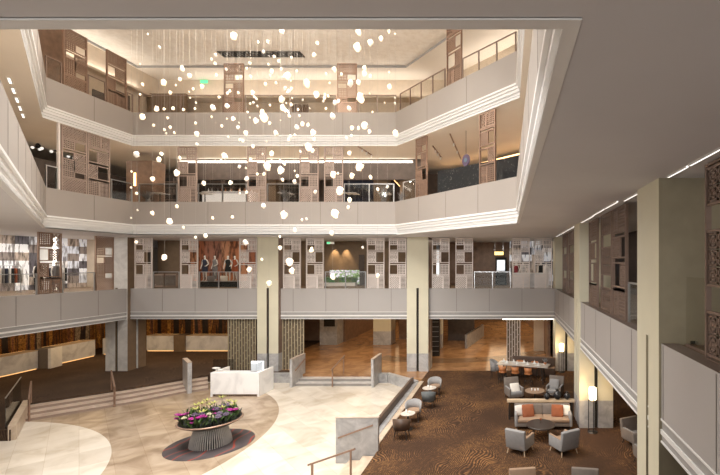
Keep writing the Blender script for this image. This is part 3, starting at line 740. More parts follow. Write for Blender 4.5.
# reception counters
def counter(label, w, d, loc, rz):
    t = thing('reception_counter', label, 'counter', loc, rz, 'marble reception counters')
    MB().box(-w / 2, w / 2, -d / 2, d / 2, .06, 1.2).build('body', 'greymarble2', t, .01)
    MB().box(-w / 2 + .05, w / 2 - .05, -d / 2 + .05, d / 2 - .05, 0, .06).build('light_plinth', 'amberglow', t)
    MB().box(-w / 2, w / 2, -d / 2 - .02, d / 2 + .02, 1.2, 1.225).build('top', 'wood', t)
    MB().box(-w / 2 + .1, w / 2 - .1, d / 2 + .03, d / 2 + .06, 1.19, 1.225).build('light_strip', 'amberglow', t)
counter('marble reception counter on the back wall, left one beside the brown pier', 2.1, .7, ((162.5 - 507) * 33.6 / F, 33.7, 0), 0)
counter('wide marble reception counter on the back wall behind the angled pier', 4.6, .7, ((216 - 507) * 33.6 / F, 33.7, 0), 0)
counter('marble reception counter at far left picture edge', 3.4, .7, (-30.7, 26.0, 0), PI / 2)
counter('marble reception counter on the left, right of the pedestal', 3.0, .7, (-30.75, 30.1, 0), PI / 2)
counter('short marble reception counter beside the left corner column', 1.9, .7, (-29.5, 32.7, 0), R(20))
t = thing('display_pedestal', 'brown and white pedestal between two left reception counters', 'pedestal', (-30.2, 28.2, 0), R(8))
MB().box(-.45, .45, -.4, .4, 0, 1.28).build('body', 'taupefab', t, .01); MB().box(.30, .46, -.42, .42, 0, 1.3).build('side_panel', 'whitemarble', t)
t = thing('clad_pier', 'brown stone pier between the back reception counters', 'pier', ((181 - 507) * 33.4 / F, 33.6, 0))
MB().box(-.42, .42, -.4, .4, 0, 1.27).build('shaft', 'walltan', t)

# ------------------------------------------------------------------ concierge desk
t = thing('concierge_desk', 'white marble box desk in the court behind the flower planter', 'desk', (-14.9, 24.15, -.45))
w, dp, h = 1.33, .73, 1.3
MB().box(-w, w, -dp, -dp + .12, .12, h).build('front_panel', 'whitemarble', t, .008)
MB().box(w - .12, w, -dp + .12, dp, .0, h).build('side_panel', 'whitemarble', t)
MB().box(-w, -w + .12, -dp + .12, dp, .0, h).build('side_panel', 'whitemarble', t)
MB().box(-w + .12, w - .12, -dp + .12, dp - .1, .72, .76).build('worktop', 'wood', t)
MB().box(-w + .12, w - .12, -dp + .12, -dp + .5, h - .04, h).build('counter_top', 'whitemarble', t)
mb = MB(); mb.box(-w + .1, w - .1, -dp + .05, -dp + .1, 0, .12)
mb.build('recess', 'void', t)
mb = MB()
for i in range(24): x = -w + .14 + i * (2 * w - .28) / 23; mb.box(x - .02, x + .02, -dp + .01, -dp + .05, .02, .115)
mb.build('kick_slats', 'bronze', t)
MB().box(-w, -w + .1, -dp, -dp + .1, 0, .12).build('foot', 'whitemarble', t); MB().box(w - .1, w, -dp, -dp + .1, 0, .12).build('foot', 'whitemarble', t)
t = thing('desk_monitor', 'pale monitor on the white desk, seen from behind', 'monitor', (-14.25, 24.45, -.45 + .76))
MB().box(-.36, .36, -.02, .02, .35, .95).build('screen', 'screenlit', t); MB().box(-.04, .04, -.02, .02, .02, .35).build('stand', 'steel', t); MB().box(-.14, .14, -.1, .1, 0, .02).build('foot', 'steel', t)
t = thing('glass_screen', 'small clear glass screen at right end of the white desk', 'glass screen', (-13.8, 23.85, .31))
MB().box(-.01, .0, -.3, .3, 0, 1.0).box(-.3, 0, -.31, -.30, 0, 1.0).build('glass_panel', 'glassgrey', t); MB().box(-.03, .02, -.3, .3, 0, .03).build('clamp', 'steel', t)
t = thing('desk_sculpture', 'small white branching ornament on left end of the white desk', 'ornament', (-16.1, 23.55, .85))
mb = MB(); mb.cyl((.1, 0, 0), (.1, 0, .18), .03)
mb.blob((.1, 0, .22), .12, sx=1.9, sz=.4, seed=3, j=.2); mb.blob((.3, 0, .14), .08, sx=2.0, sz=.4, seed=4, j=.2); mb.build('petals', 'white', t)
MB().box(-.05, .55, -.06, .06, 0, .03).build('base', 'white', t)

# ------------------------------------------------------------------ planter and flowers
pc = (-11.95, 17.27)
tag(MB().lathe([(0.01, 0), (1.54, 0), (1.54, .015), (.01, .015)], 56).build('round_rug', 'rug'), 'round charcoal rug with red lines under the flower planter', 'rug').location = (pc[0], pc[1], -.45)
t = thing('flower_planter', 'slatted steel pedestal planter with wide round dish', 'planter', (pc[0], pc[1], -.435))
mb = MB(); n = 56
for i in range(n):
    a = 2 * PI * i / n; c, s = math.cos(a), math.sin(a)
    pts = [(.74, 0), (.70, .25), (.62, .5), (.56, .72)]
    for (r0, z0), (r1, z1) in zip(pts[:-1], pts[1:]):
        m = Matrix.Rotation(a, 4, 'Z')
        mb.add([(r0, -.012, z0), (r0, .012, z0), (r1, .012, z1), (r1, -.012, z1), (r0 - .07, -.012, z0), (r0 - .07, .012, z0), (r1 - .07, .012, z1), (r1 - .07, -.012, z1)],
               [(0, 1, 2, 3), (7, 6, 5, 4), (0, 3, 7, 4), (1, 5, 6, 2)], 0, False, m)
mb.build('fins', 'finmetal', t)
MB().lathe([(.66, 0), (.62, .25), (.54, .5), (.48, .74)], 40).build('core', 'void', t)
MB().lathe([(.45, .70), (.75, .76), (1.08, .92), (1.12, .95), (1.12, .99), (1.07, .99), (1.0, .95), (.02, .93)], 56, cap=False).build('dish', 'darkmetal', t)
MB().lathe([(1.075, .988), (1.13, .988), (1.13, .95), (1.14, .97), (1.12, 1.0), (1.075, 1.0)], 56, cap=False).build('rim', 'bronze', t)
rnd = random.Random(11)
def leafpatch(count, rad, mat, z, seed, hl=(.18, .42), wd=.05):
    r = random.Random(seed); mb = MB()
    for i in range(count):
        a = r.uniform(0, 2 * PI); q = rad * math.sqrt(r.random()); x, y = q * math.cos(a), q * math.sin(a)
        b = r.uniform(0, 2 * PI); L = r.uniform(*hl); til = r.uniform(.1, .8); dx, dy = math.cos(b) * L * til, math.sin(b) * L * til; w = wd * r.uniform(.6, 1.2); px, py = -math.sin(b) * w, math.cos(b) * w
        h = L * (1 - .35 * til)
        mb.add([(x, y, z), (x + dx * .5 + px, y + dy * .5 + py, z + h * .6), (x + dx, y + dy, z + h), (x + dx * .5 - px, y + dy * .5 - py, z + h * .6)], [(0, 1, 2, 3)], 0, False)
    return mb
for mat, cnt, sd, hl in (('darkleaf', 520, 1, (.15, .42)), ('leaf', 300, 2, (.25, .62))):
    o = leafpatch(cnt, .98, mat, 0, sd, hl).build('foliage', mat); o.location = (pc[0], pc[1], .5)
    tag(o, 'dark low foliage filling the round planter dish' if mat == 'darkleaf' else 'taller green leaves among the planter flowers', 'foliage', kind='stuff')
def flower(kind, seed):
    r = random.Random(seed); mb = MB()
    if kind == 'magenta':
        for k in range(5):
            c = Vector((r.uniform(-.09, .09), r.uniform(-.09, .09), r.uniform(-.05, .07)))
            for i in range(5):
                a = 2 * PI * i / 5 + k; mb.blob(c + Vector((math.cos(a) * .045, math.sin(a) * .045, 0)), .042, 6, 4, sz=.35)
        o = mb.build('bloom', 'magenta')
    elif kind == 'lily':
        for i in range(6):
            a = 2 * PI * i / 6; d = Vector((math.cos(a), math.sin(a), .5)).normalized(); e = Vector((-math.sin(a), math.cos(a), 0)) * .03
            mb.add([(0, 0, 0), tuple(d * .09 + e), tuple(d * .19), tuple(d * .09 - e)], [(0, 1, 2, 3)], 0)
        mb.blob((0, 0, .02), .03, 6, 4); o = mb.build('bloom', 'lime')
    else:
        for ring, (rr, zz) in enumerate(((.06, 0), (.035, .03), (.0, .05))):
            for i in range(7 if rr else 1):
                a = 2 * PI * i / 7 + ring; mb.blob((math.cos(a) * rr, math.sin(a) * rr, zz), .036, 6, 4, sz=.6)
        o = mb.build('bloom', 'creampetal' if kind == 'cream' else 'lilac')
    return o
fl = {}
FN = {'magenta': ('orchid_flower', 'magenta orchid cluster in the round planter', 'magenta orchids in the planter'), 'lily': ('lily_flower', 'lime green lily rising from the round planter', 'lime lilies in the planter'),
      'cream': ('rose_flower', 'cream rose among the dark foliage of the planter', 'cream roses in the planter'), 'lilac': ('hydrangea_flower', 'dusty lilac bloom in the round planter', 'lilac blooms in the planter')}
def plant_flower(kind, x, y, z, sc=1):
    nm, lb, gp = FN[kind]
    if kind not in fl:
        root = thing(nm, lb, 'flower', (0, 0, 0), 0, gp)
        b = flower(kind, 5); b.parent = root; b.location.z = 0
        st = MB().cyl((0, 0, -.3), (0, 0, 0), .008, n=5).build('stem', 'leaf', root); fl[kind] = root
    else: root = copy_tree(fl[kind])
    root.location = (pc[0] + x, pc[1] + y, z); root.scale = (sc, sc, sc); root.rotation_euler.z = rnd.uniform(0, 6)
for x, y, s in ((-.95, -.35, 1.1), (-.1, -.75, 1.15), (.08, -.55, 1.0), (.72, .25, 1.2), (.1, .3, 1.0), (.3, -.1, .8), (-.85, -.25, .8)): plant_flower('magenta', x, y, .78, s * 1.25)
for i in range(13):
    a = rnd.uniform(0, 2 * PI); q = .8 * math.sqrt(rnd.random()); plant_flower('lily', q * math.cos(a), q * math.sin(a) + .1, rnd.uniform(.85, 1.12), 1.15)
for i in range(13):
    a = rnd.uniform(PI, 2 * PI) if i < 8 else rnd.uniform(0, PI); q = rnd.uniform(.3, .9); plant_flower('cream', q * math.cos(a), q * math.sin(a), rnd.uniform(.68, .85), 1.1)
for i in range(13):
    a = rnd.uniform(0, 2 * PI); q = rnd.uniform(.2, .9); plant_flower('lilac', q * math.cos(a), q * math.sin(a), rnd.uniform(.7, .9), 1.4)

# ------------------------------------------------------------------ lounge furniture
def armchair(fabric, seatmat, legmat='blackwood', w=.78, d=.78, hb=.92, arm=.60):
    """upright lounge armchair; faces +y"""
    t = thing('armchair', 'x', 'armchair')
    MB().rbox(-w / 2 + .09, w / 2 - .09, -d / 2 + .14, d / 2, .28, .45, .04).build('seat_cushion', seatmat, t)
    mb = MB(); m = Matrix.Translation((0, -d / 2 + .08, .22)) @ Matrix.Rotation(R(9), 4, 'X')
    mb.rbox(-w / 2, w / 2, -.07, .07, 0, hb - .22, .035, 0, m); mb.build('backrest', fabric, t)
    for s in (-1, 1):
        x0, x1 = sorted((s * (w / 2 - .10), s * w / 2))
        mb = MB(); mb.rbox(x0, x1, -d / 2 + .06, d / 2, .2, arm, .03); mb.build('armrest', fabric, t)
        MB().box(x0 + .01, x1 - .01, -d / 2 + .1, d / 2 - .01, arm, arm + .02).build('arm_cap', seatmat, t)
    MB().rbox(-w / 2 + .08, w / 2 - .08, -d / 2 + .05, d / 2 - .02, .17, .29, .02).build('seat_frame', fabric, t)
    for sx in (-1, 1):
        for sy in (-1, 1): MB().cyl((sx * (w / 2 - .08), sy * (d / 2 - .09), .2), (sx * (w / 2 - .04), sy * (d / 2 - .04), 0), .028, .016, 8).build('leg', legmat, t)
    return t
a1 = armchair('greyfab', 'tanfab', 'wood')
place(a1, (.48, 15.55, 0), R(-28), 'grey armchair left of the round coffee table, back to the camera', 'grey armchairs facing the sofa')
a2 = copy_tree(a1); place(a2, (2.05, 15.5, 0), R(30), 'grey armchair right of the round coffee table, back to the camera', 'grey armchairs facing the sofa')
b1 = armchair('taupefab', 'greyfab', hb=1.0); place(b1, (.35, 21.6, 0), R(200), 'grey armchair with a cream cushion beyond the oak ledge, left', 'grey armchairs beyond the ledge')
b2 = copy_tree(b1); place(b2, (2.45, 21.9, 0), R(160), 'grey armchair beyond the oak ledge, right beside three black vases', 'grey armchairs beyond the ledge')
c1 = armchair('tanfab', 'tanfab'); place(c1, (.5, 11.95, 0), R(180 + 8), 'tan armchair cut by the bottom edge of the photo')
c2 = armchair('taupefab', 'taupefab'); place(c2, (2.2, 11.95, 0), R(172), 'dark taupe armchair cut by the bottom edge of the photo')
e1 = armchair('taupefab', 'greyfab'); place(e1, (4.85, 16.1, 0), R(205), 'taupe armchair in the shade under the right gallery, farther one', 'armchairs under the right gallery')
e2 = copy_tree(e1); place(e2, (4.8, 14.5, 0), R(190), 'taupe armchair in the shade under the right gallery, nearer one', 'armchairs under the right gallery')
def cushion(label, loc, mat, rz=0, s=.46, tilt=70):
    o = MB().blob((0, 0, 0), s / 2, 16, 10, sz=.32).build('cushion', mat)
    for v in o.data.vertices:          # square the pillow
        x, y = v.co.x, v.co.y; r = math.hypot(x, y)
        if r > 1e-4:
            k = r / max(abs(x), abs(y)); k = 1 + (k - 1) * .85; v.co.x *= k; v.co.y *= k
    o.rotation_euler = (R(tilt), 0, rz); o.location = loc; tag(o, label, 'cushion'); return o
cushion('cream cushion on the left grey armchair beyond the ledge', (.40, 21.48, .58), 'cream', R(20), .5, 60)
cushion('grey cushion on the right armchair beside the black vases', (2.42, 21.92, .66), 'greyfab', R(-20), .5)
# sofa
t = thing('sofa', 'two seat taupe sofa with tan seat facing the round coffee table', 'sofa', (1.5, 17.95, 0))
sw = 1.18
MB().rbox(-sw + .1, sw - .1, -.42, .40, .12, .30, .03).build('sofa_frame', 'taupefab', t)
for k in (0, 1):
    MB().rbox(-sw + .12 + k * (sw - .12), -sw + .12 + (k + 1) * (sw - .12), -.46, .22, .30, .45, .05).build('seat_cushion', 'tanfab', t)
    m = Matrix.Translation((0, .24, .42)) @ Matrix.Rotation(R(-10), 4, 'X')
    MB().rbox(-sw + .12 + k * (sw - .12), -sw + .12 + (k + 1) * (sw - .12), -.09, .08, 0, .44, .05, 0, m).build('back_cushion', 'taupefab', t)
MB().rbox(-sw, sw, .30, .42, .12, .84, .03).build('backrest', 'taupefab', t)
for s in (-1, 1):
    x0, x1 = sorted((s * (sw - .12), s * sw)); MB().rbox(x0, x1, -.44, .36, .12, .66, .04).build('armrest', 'greyfab', t)
    for y in (-.38, .34): MB().cyl((s * (sw - .1), y, .13), (s * (sw - .1), y, 0), .025, .018, 8).build('leg', 'blackwood', t)
cushion('rust cushion at left of the sofa', (.88, 17.88, .67), 'rust', R(12), .52)
cushion('rust cushion at right of the sofa', (2.10, 17.88, .67), 'rust', R(-10), .50)
cushion('cream cushion in the left corner of the sofa', (.53, 17.98, .66), 'cream', R(20), .42)
cushion('cream cushion in the right corner of the sofa', (2.44, 17.98, .66), 'cream', R(-20), .42)
# ledge behind the sofa
t = thing('console_ledge', 'long pale oak ledge behind the sofa', 'console', (1.5, 18.75, 0))
MB().box(-1.5, 1.45, -.12, .12, .77, .87).build('shelf_top', 'wood', t, .005)
for x in (-1.4, -.47, .47, 1.35): MB().box(x - .03, x + .03, -.05, .05, 0, .77).build('leg', 'darkmetal', t)
MB().box(-1.37, 1.32, -.01, .01, .1, .75).build('glass_panel', 'glassdark', t)
for i, (x, s) in enumerate(((547, 1.0), (557.3, 1.25), (567, .95))):
    xx = (x - 507) * 18.75 / F
    t = thing('black_vase', 'black ceramic vase on the oak ledge, %s' % ORD[i].replace(' from the left', ' of three from the left'), 'vase', (xx, 18.75, .87), 0, 'black vases on the ledge'); t.scale = (s, s, s)
    MB().lathe([(.06, 0), (.12, .06), (.15, .15), (.12, .24), (.05, .29), (.05, .33), (.07, .35)], 20).build('body', 'vase', t)
    MB().lathe([(.068, .35), (.075, .36), (.05, .362)], 16).build('rim', 'darkmetal', t)
# coffee table
t = thing('coffee_table', 'round black coffee table between sofa and armchairs', 'coffee table', (1.32, 16.72, 0))
MB().lathe([(.55, .50), (.57, .515), (.57, .54), (.55, .55)], 40).build('table_top', 'blackwood', t)
for k in range(4): a = PI / 4 + k * PI / 2; MB().cyl((.38 * math.cos(a), .38 * math.sin(a), .5), (.42 * math.cos(a), .42 * math.sin(a), 0), .02, .016, 8).build('leg', 'blackwood', t)
t = thing('bud_vase', 'tiny vase with pink bloom on the round coffee table', 'vase', (1.32, 16.8, .55))
MB().lathe([(.03, 0), (.035, .06), (.015, .1), (.018, .12)], 12).build('body', 'glass', t); MB().blob((0, 0, .16), .045, 8, 6, seed=2, j=.2).build('bloom', 'rust', t)
# small table between the far armchairs
def side_table(label, loc, r=.36, h=.55, top='terrazzo'):
    t = thing('side_table', label, 'side table', loc)
    MB().lathe([(r - .01, h - .03), (r, h - .02), (r, h), (r - .01, h + .005)], 28).build('table_top', top, t)
    MB().cyl((0, 0, .02), (0, 0, h - .03), .025, n=10).build('pedestal', 'darkmetal', t); MB().lathe([(.2, 0), (.2, .012), (.03, .03)], 20).build('base', 'darkmetal', t)
    return t
def glassware(label, x, y, z, n=2, group=None):
    for k in range(n):
        o = MB().lathe([(.025, 0), (.03, .02), (.033, .11), (.028, .11), (.025, .02)], 10, cap=False).build('drinking_glass', 'china'); o.location = (x + .16 * (k - (n - 1) / 2), y + .05 * (-1) ** k, z); tag(o, label, 'glass', group)
side_table('low wooden side table between the two far armchairs', (1.4, 21.5, 0), .5, .45, 'tanfab')
glassware('small white cup on the table between the far armchairs', 1.4, 21.45, .455, 3, 'cups on the far lounge table')
# small marble tables with tub chairs along the ledge
def tub(fabric, seatmat):
    t = thing('tub_chair', 'x', 'tub chair')
    MB().lathe([(.24, .36), (.27, .40), (.27, .46), (.24, .48)], 24).build('seat', seatmat, t)
    mb = MB(); n = 20; ro, ri = .33, .27
    A = [R(-20) - PI * 0 + (PI + R(40)) * i / n + PI for i in range(n + 1)]
    vs = []
    for i, a in enumerate(A):
        u = abs(i / n - .5) * 2; top = .80 - .16 * u ** 2
        for r, z in ((ro * .88, .34), (ro, top), (ri, top), (ri * .9, .34)): vs.append((r * math.cos(a), r * math.sin(a), z))
    fs = []
    for i in range(n):
        for k in range(4): fs.append((i * 4 + k, i * 4 + (k + 1) % 4, (i + 1) * 4 + (k + 1) % 4, (i + 1) * 4 + k))
    fs += [(0, 3, 2, 1), (n * 4, n * 4 + 1, n * 4 + 2, n * 4 + 3)]
    mb.add(vs, fs, 0, True); mb.build('backrest', fabric, t)
    for sx in (-1, 1):
        for sy in (-1, 1): MB().cyl((sx * .18, sy * .18, .37), (sx * .23, sy * .23, 0), .022, .014, 8).build('leg', 'blackwood', t)
    return t
u1 = tub('darkleather', 'darkleather'); place(u1, (-4.12, 16.75, 0), 0, 'dark brown tub chair nearest the front screen wall, back to the camera'); u1.scale = (1.08, 1.08, 1.05)
u2 = tub('greyfab', 'tanfab'); place(u2, (-4.05, 18.5, 0), R(185), 'grey tub chair facing the dark brown tub chair', 'grey tub chairs along the ledge'); u2.scale = (1.1, 1.1, 1.1)
u3 = tub('tealfab', 'tealfab'); place(u3, (-3.72, 20.3, 0), 0, 'dark slate tub chair between the two small marble tables'); u3.scale = (1.05, 1.05, 1.05)
u4 = copy_tree(u2); place(u4, (-3.75, 22.2, 0), R(185), 'grey tub chair farthest along the ledge', 'grey tub chairs along the ledge')
side_table('small round marble table beside the dark brown tub chair', (-4.08, 17.62, 0), .30, .66)
side_table('small round marble table beside the dark slate tub chair', (-3.85, 21.25, 0), .34, .66)
glassware('glass on the marble table beside the brown tub chair', -4.08, 17.62, .665, 2, 'glasses on nearer marble table')
glassware('glass on the marble table beside the slate tub chair', -3.85, 21.25, .665, 2, 'glasses on farther marble table')
# floor lamps
def floor_lamp(label, loc):
    t = thing('floor_lamp', label, 'floor lamp', loc)
    MB().lathe([(.13, 1.32), (.15, 1.33), (.15, 1.80), (.13, 1.81)], 20).build('lamp_shade', 'shade', t)
    for k in range(3): a = R(30) + k * 2 * PI / 3; MB().cyl((.17 * math.cos(a), .17 * math.sin(a), 0), (.17 * math.cos(a), .17 * math.sin(a), 1.5), .018, n=8).build('leg', 'darkmetal', t)
    MB().lathe([(.2, 0), (.2, .03), (.05, .04)], 20).build('base', 'darkmetal', t); MB().lathe([(.19, 1.30), (.19, 1.32), (.12, 1.32)], 20, cap=False).build('ring', 'darkmetal', t)
    L = bpy.data.lights.new('lamp_bulb', 'POINT'); L.energy = 70; L.color = (1, .68, .36); L.shadow_soft_size = .15
    o = bpy.data.objects.new('lamp_bulb', L); C.objects.link(o); o.parent = t; o.location = (-.1, -.35, 1.6)
floor_lamp('lit cylinder floor lamp on slim legs in the far right corner', (3.42, 26.85, 0))
floor_lamp('lit cylinder floor lamp on slim legs behind the sofa, at the right column', (3.46, 17.3, 0))

# high dining table
t = thing('dining_table', 'long high communal table with pale top set for dining', 'table', (.95, 24.75, 0), R(-17))
MB().box(-1.5, 1.5, -.42, .42, .97, 1.04).build('table_top', 'terrazzo', t, .008)
for x in (-1.1, 1.1):
    for y in (-.25, .25): MB().cyl((x, y, .97), (x * 1.12, y * 1.3, 0), .04, .03, 8).build('leg', 'blackwood', t)
    MB().box(x - .03, x + .03, -.3, .3, .2, .24).build('stretcher', 'blackwood', t)
tt = Matrix.Translation((.95, 24.75, 0)) @ Matrix.Rotation(R(-17), 4, 'Z')
def stool():
    t = thing('bar_stool', 'x', 'bar stool')
    mb = MB(); n = 14; vs = []
    for i in range(n + 1):
        a = R(200) + R(140) * i / n
        for r, z in ((.20, .70), (.24, 1.04), (.20, 1.04), (.17, .70)): vs.append((r * math.cos(a), r * math.sin(a), z))
    fs = [(i * 4 + k, i * 4 + (k + 1) % 4, (i + 1) * 4 + (k + 1) % 4, (i + 1) * 4 + k) for i in range(n) for k in range(4)] + [(0, 3, 2, 1), (n * 4, n * 4 + 1, n * 4 + 2, n * 4 + 3)]
    mb.add(vs, fs, 0, True); mb.build('backrest', 'leather', t)
    MB().lathe([(.19, .66), (.22, .68), (.22, .74), (.19, .76)], 20).build('seat', 'leather', t)
    for sx in (-1, 1):
        for sy in (-1, 1): MB().cyl((sx * .15, sy * .15, .68), (sx * .2, sy * .2, 0), .016, n=6).build('leg', 'darkmetal', t)
    mb = MB(); q = [(-.18, -.18), (.18, -.18), (.18, .18), (-.18, .18)]
    for k in range(4): mb.bar((*q[k], .28), (*q[(k + 1) % 4], .28), .02)
    mb.build('foot_rest', 'darkmetal', t); return t
s0 = stool()
for i, (x, y, rz, lb) in enumerate(((-1.0, -.82, 0, 'cognac leather bar stool on near side of high table, leftmost'), (-.25, -.82, 0, 'cognac leather bar stool on near side of high table, middle'), (.5, -.82, 0, 'cognac leather bar stool on near side of high table, rightmost'),
                                    (-.4, .62, PI, 'cognac leather bar stool on far side of high table, left'), (.5, .62, PI, 'cognac leather bar stool on far side of high table, right'))):
    o = s0 if i == 0 else copy_tree(s0); p = tt @ Vector((x, y, 0)); place(o, p, R(-17) + rz, lb, 'cognac bar stools round the high table')
s1 = tub('greyfab', 'greyfab'); p = tt @ Vector((-1.75, .1, 0)); place(s1, p, R(-100), 'grey tall chair at left end of the high table'); s1.scale = (1, 1, 1.45)
for i in range(9):
    x = -1.25 + .31 * i; y = -.2 if i % 2 else .17; p = tt @ Vector((x, y, 1.04))
    t = thing('place_setting_plate', 'white plate with folded napkin on the high table', 'plate', p, 0, 'plates on the high table'); t.scale = (1.35, 1.35, 1.6)
    MB().lathe([(.07, 0), (.13, .015), (.125, .018), (.02, .008)], 20).build('plate', 'china', t)
    MB().add([(-.05, -.05, .012), (.05, -.05, .012), (.05, .05, .012), (-.05, .05, .012), (0, 0, .13)], [(0, 1, 4), (1, 2, 4), (2, 3, 4), (3, 0, 4), (3, 2, 1, 0)]).build('napkin', 'white', t)
for i in range(8):
    p = tt @ Vector((-1.2 + .33 * i, -.02, 1.04)); o = MB().lathe([(.03, 0), (.006, .01), (.006, .08), (.035, .11), (.04, .17), (.03, .2)], 12, cap=False).build('wine_glass', 'glass'); o.location = p; tag(o, 'stemmed glass in the middle row of the high table', 'glass', 'wine glasses on the high table')
t = thing('table_plant', 'small leafy plant in a pot at right end of the high table', 'plant', tt @ Vector((1.25, .15, 1.04)))
MB().lathe([(.06, 0), (.09, .12), (.085, .13), (.02, .11)], 14).build('pot', 'leather', t); leafpatch(40, .05, 'leaf', .1, 8, (.15, .3), .03).build('leaves', 'greyfab', t)
t = thing('banquette', 'dark upholstered banquette behind the high dining table', 'bench', (1.75, 26.3, 0), R(-10))
MB().rbox(-1.5, 1.2, -.3, .22, 0, .5, .04).build('seat', 'darkleather', t); MB().rbox(-1.5, 1.2, .24, .38, 0, 1.05, .04).build('backrest', 'darkleather', t)

# ------------------------------------------------------------------ mannequins
def mannequin(cloth, dress=True, pants=None):
    t = thing('mannequin', 'x', 'mannequin')
    me = bpy.data.meshes.new('body')
    V = [(0, 0, .95, .13), (0, 0, 1.12, .105), (0, 0, 1.38, .13), (0, 0, 1.48, .06), (0, -.01, 1.56, .05), (0, -.02, 1.66, .085), (0, -.01, 1.73, .06),
         (-.16, 0, 1.42, .05), (-.22, 0, 1.14, .038), (-.24, -.08, .90, .03), (-.24, -.1, .80, .028), (.16, 0, 1.42, .05), (.24, .02, 1.16, .038), (.18, -.14, 1.02, .03), (.12, -.2, 1.0, .026),
         (-.09, 0, .86, .09), (-.10, 0, .48, .058), (-.10, .01, .08, .035), (-.10, -.12, .03, .03), (.09, 0, .86, .09), (.11, -.05, .48, .058), (.12, -.02, .08, .035), (.13, -.14, .03, .03)]
    E = [(0, 1), (1, 2), (2, 3), (3, 4), (4, 5), (5, 6), (2, 7), (7, 8), (8, 9), (9, 10), (2, 11), (11, 12), (12, 13), (13, 14), (0, 15), (15, 16), (16, 17), (17, 18), (0, 19), (19, 20), (20, 21), (21, 22)]
    me.from_pydata([v[:3] for v in V], E, []); o = bpy.data.objects.new('body', me); C.objects.link(o); o.parent = t
    md = o.modifiers.new('skin', 'SKIN'); 
    for sv, v in zip(me.skin_vertices[0].data, V): sv.radius = (v[3], v[3] * .85); 
    me.skin_vertices[0].data[0].use_root = True
    o.modifiers.new('sub', 'SUBSURF').levels = 1; me.materials.append(M['skin'])
    if dress: MB().lathe([(.20, .62), (.185, .8), (.17, .95), (.125, 1.12), (.165, 1.3), (.17, 1.4), (.10, 1.47)], 16, sy=.75).build('dress', cloth, t)
    else:
        MB().lathe([(.19, .85), (.17, .95), (.15, 1.12), (.18, 1.3), (.18, 1.42), (.09, 1.49)], 16, sy=.75).build('jacket', cloth, t)
        mb = MB()
        for s in (-1, 1): mb.cyl((s * .09, 0, .9), (s * .11, -.01, .1), .11, .07, 10)
        mb.build('trousers', pants or cloth, t)
    MB().lathe([(.2, -.02), (.2, 0), (.01, .005)], 16).build('base_plate', 'steel', t)
    return t
dz = Z2 + .42
MQ = [('cloth_navy', True, 205, 30, 'mannequin in a navy dress, leftmost behind the lower back railing'), ('cloth_grey', False, 215, 30.3, 'mannequin in a grey suit, second behind the lower back railing'),
      ('cloth_black', True, 228, 30, 'mannequin in a black dress, third behind the lower back railing'), ('cloth_rust', True, 235, 30.5, 'mannequin in a rust dress, rightmost behind the lower back railing')]
for cl, dr, px, d, lb in MQ:
    o = mannequin(cl, dr); place(o, ((px - 507) * d / F, d, dz), random.Random(px).uniform(-.4, .4), lb, 'mannequins on the back shop plinth'); o.scale = (1, 1, 1.02)
t = thing('display_plinth', 'low dark shop plinth under the four mannequins', 'plinth', (-20.3, 30.3, Z2))
MB().box(-1.6, 1.8, -.6, .6, 0, .38).build('body', 'cloth_black', t); MB().box(-1.62, 1.82, -.62, .62, .38, .40).build('top', 'steel', t)
for px, sd in ((212, 1), (225, 2)):
    t = thing('handbag', 'pale handbag on the mannequin plinth, %s' % ('left' if sd == 1 else 'right'), 'bag', ((px - 507) * 29.7 / F, 29.6, Z2 + .40))
    MB().rbox(-.22, .22, -.09, .09, 0, .38, .04).build('bag_body', 'cloth_grey' if sd == 1 else 'cream', t); mb = MB()
    for i in range(8): a0, a1_ = PI * i / 8, PI * (i + 1) / 8; mb.bar((.1 * math.cos(a0), 0, .38 + .14 * math.sin(a0)), (.1 * math.cos(a1_), 0, .38 + .14 * math.sin(a1_)), .02)
    mb.build('handle', 'darkleather', t)
LM = [('cloth_red', True, -26.9, 21.6, 'mannequin in a wine red dress in the left shop window'), ('cloth_blue', True, -26.9, 22.4, 'mannequin in a steel blue dress in the left shop'), ('cloth_black', True, -26.6, 20.6, 'mannequin in black at the far left shop edge'),
      ('cloth_black', False, -26.5, 24.2, 'mannequin in a black suit between the bronze screens, left'), ('cloth_grey', False, -26.3, 24.95, 'mannequin in a grey suit between the bronze screens, right')]
for cl, dr, x, y, lb in LM: o = mannequin(cl, dr); place(o, (x, y, Z2 + .02), R(80), lb, 'mannequins in the left shop')
for i, (x, y) in enumerate(((-27.6, 23.6), (-27.6, 26.0), (-27.8, 20.4))):
    t = thing('clothes_rack', 'clothes rail with hanging garments in the left shop, %s' % ORD[i], 'clothes rack', (x, y, Z2), PI / 2, 'clothes rails in the left shop')
    mb = MB(); mb.bar((-.7, 0, 0), (-.7, 0, 1.5), .03); mb.bar((.7, 0, 0), (.7, 0, 1.5), .03); mb.bar((-.7, 0, 1.5), (.7, 0, 1.5), .03); mb.box(-.72, -.68, -.25, .25, 0, .03); mb.box(.68, .72, -.25, .25, 0, .03); mb.build('rail_frame', 'steel', t)
    cm = ['cloth_black', 'cream', 'cloth_grey', 'cloth_navy', 'white', 'cloth_black', 'cloth_rust', 'cloth_grey', 'white']
    for k in range(9):
        x0 = -.6 + k * .15; MB().prism([(x0 - .04, -.22), (x0 + .04, -.22), (x0 + .05, .22), (x0 - .03, .22)], .55, 1.36).box(x0 - .01, x0 + .01, -.01, .01, 1.36, 1.49).build('garment', cm[(k + i) % 9], t)
# columns / partitions in the left shop
for i, y in enumerate((21.2, 26.6)):
    t = thing('shop_partition', 'white shop partition in the left gallery, %s of two' % ('nearer' if i == 0 else 'farther'), 'partition', (-28.6, y, Z2), PI / 2)
    MB().box(-.08, .08, -.5, .5, 0, 3.28).build('panel', 'white', t); MB().box(-.1, .1, -.52, -.48, 0, 3.28).build('edge_light', 'led', t)
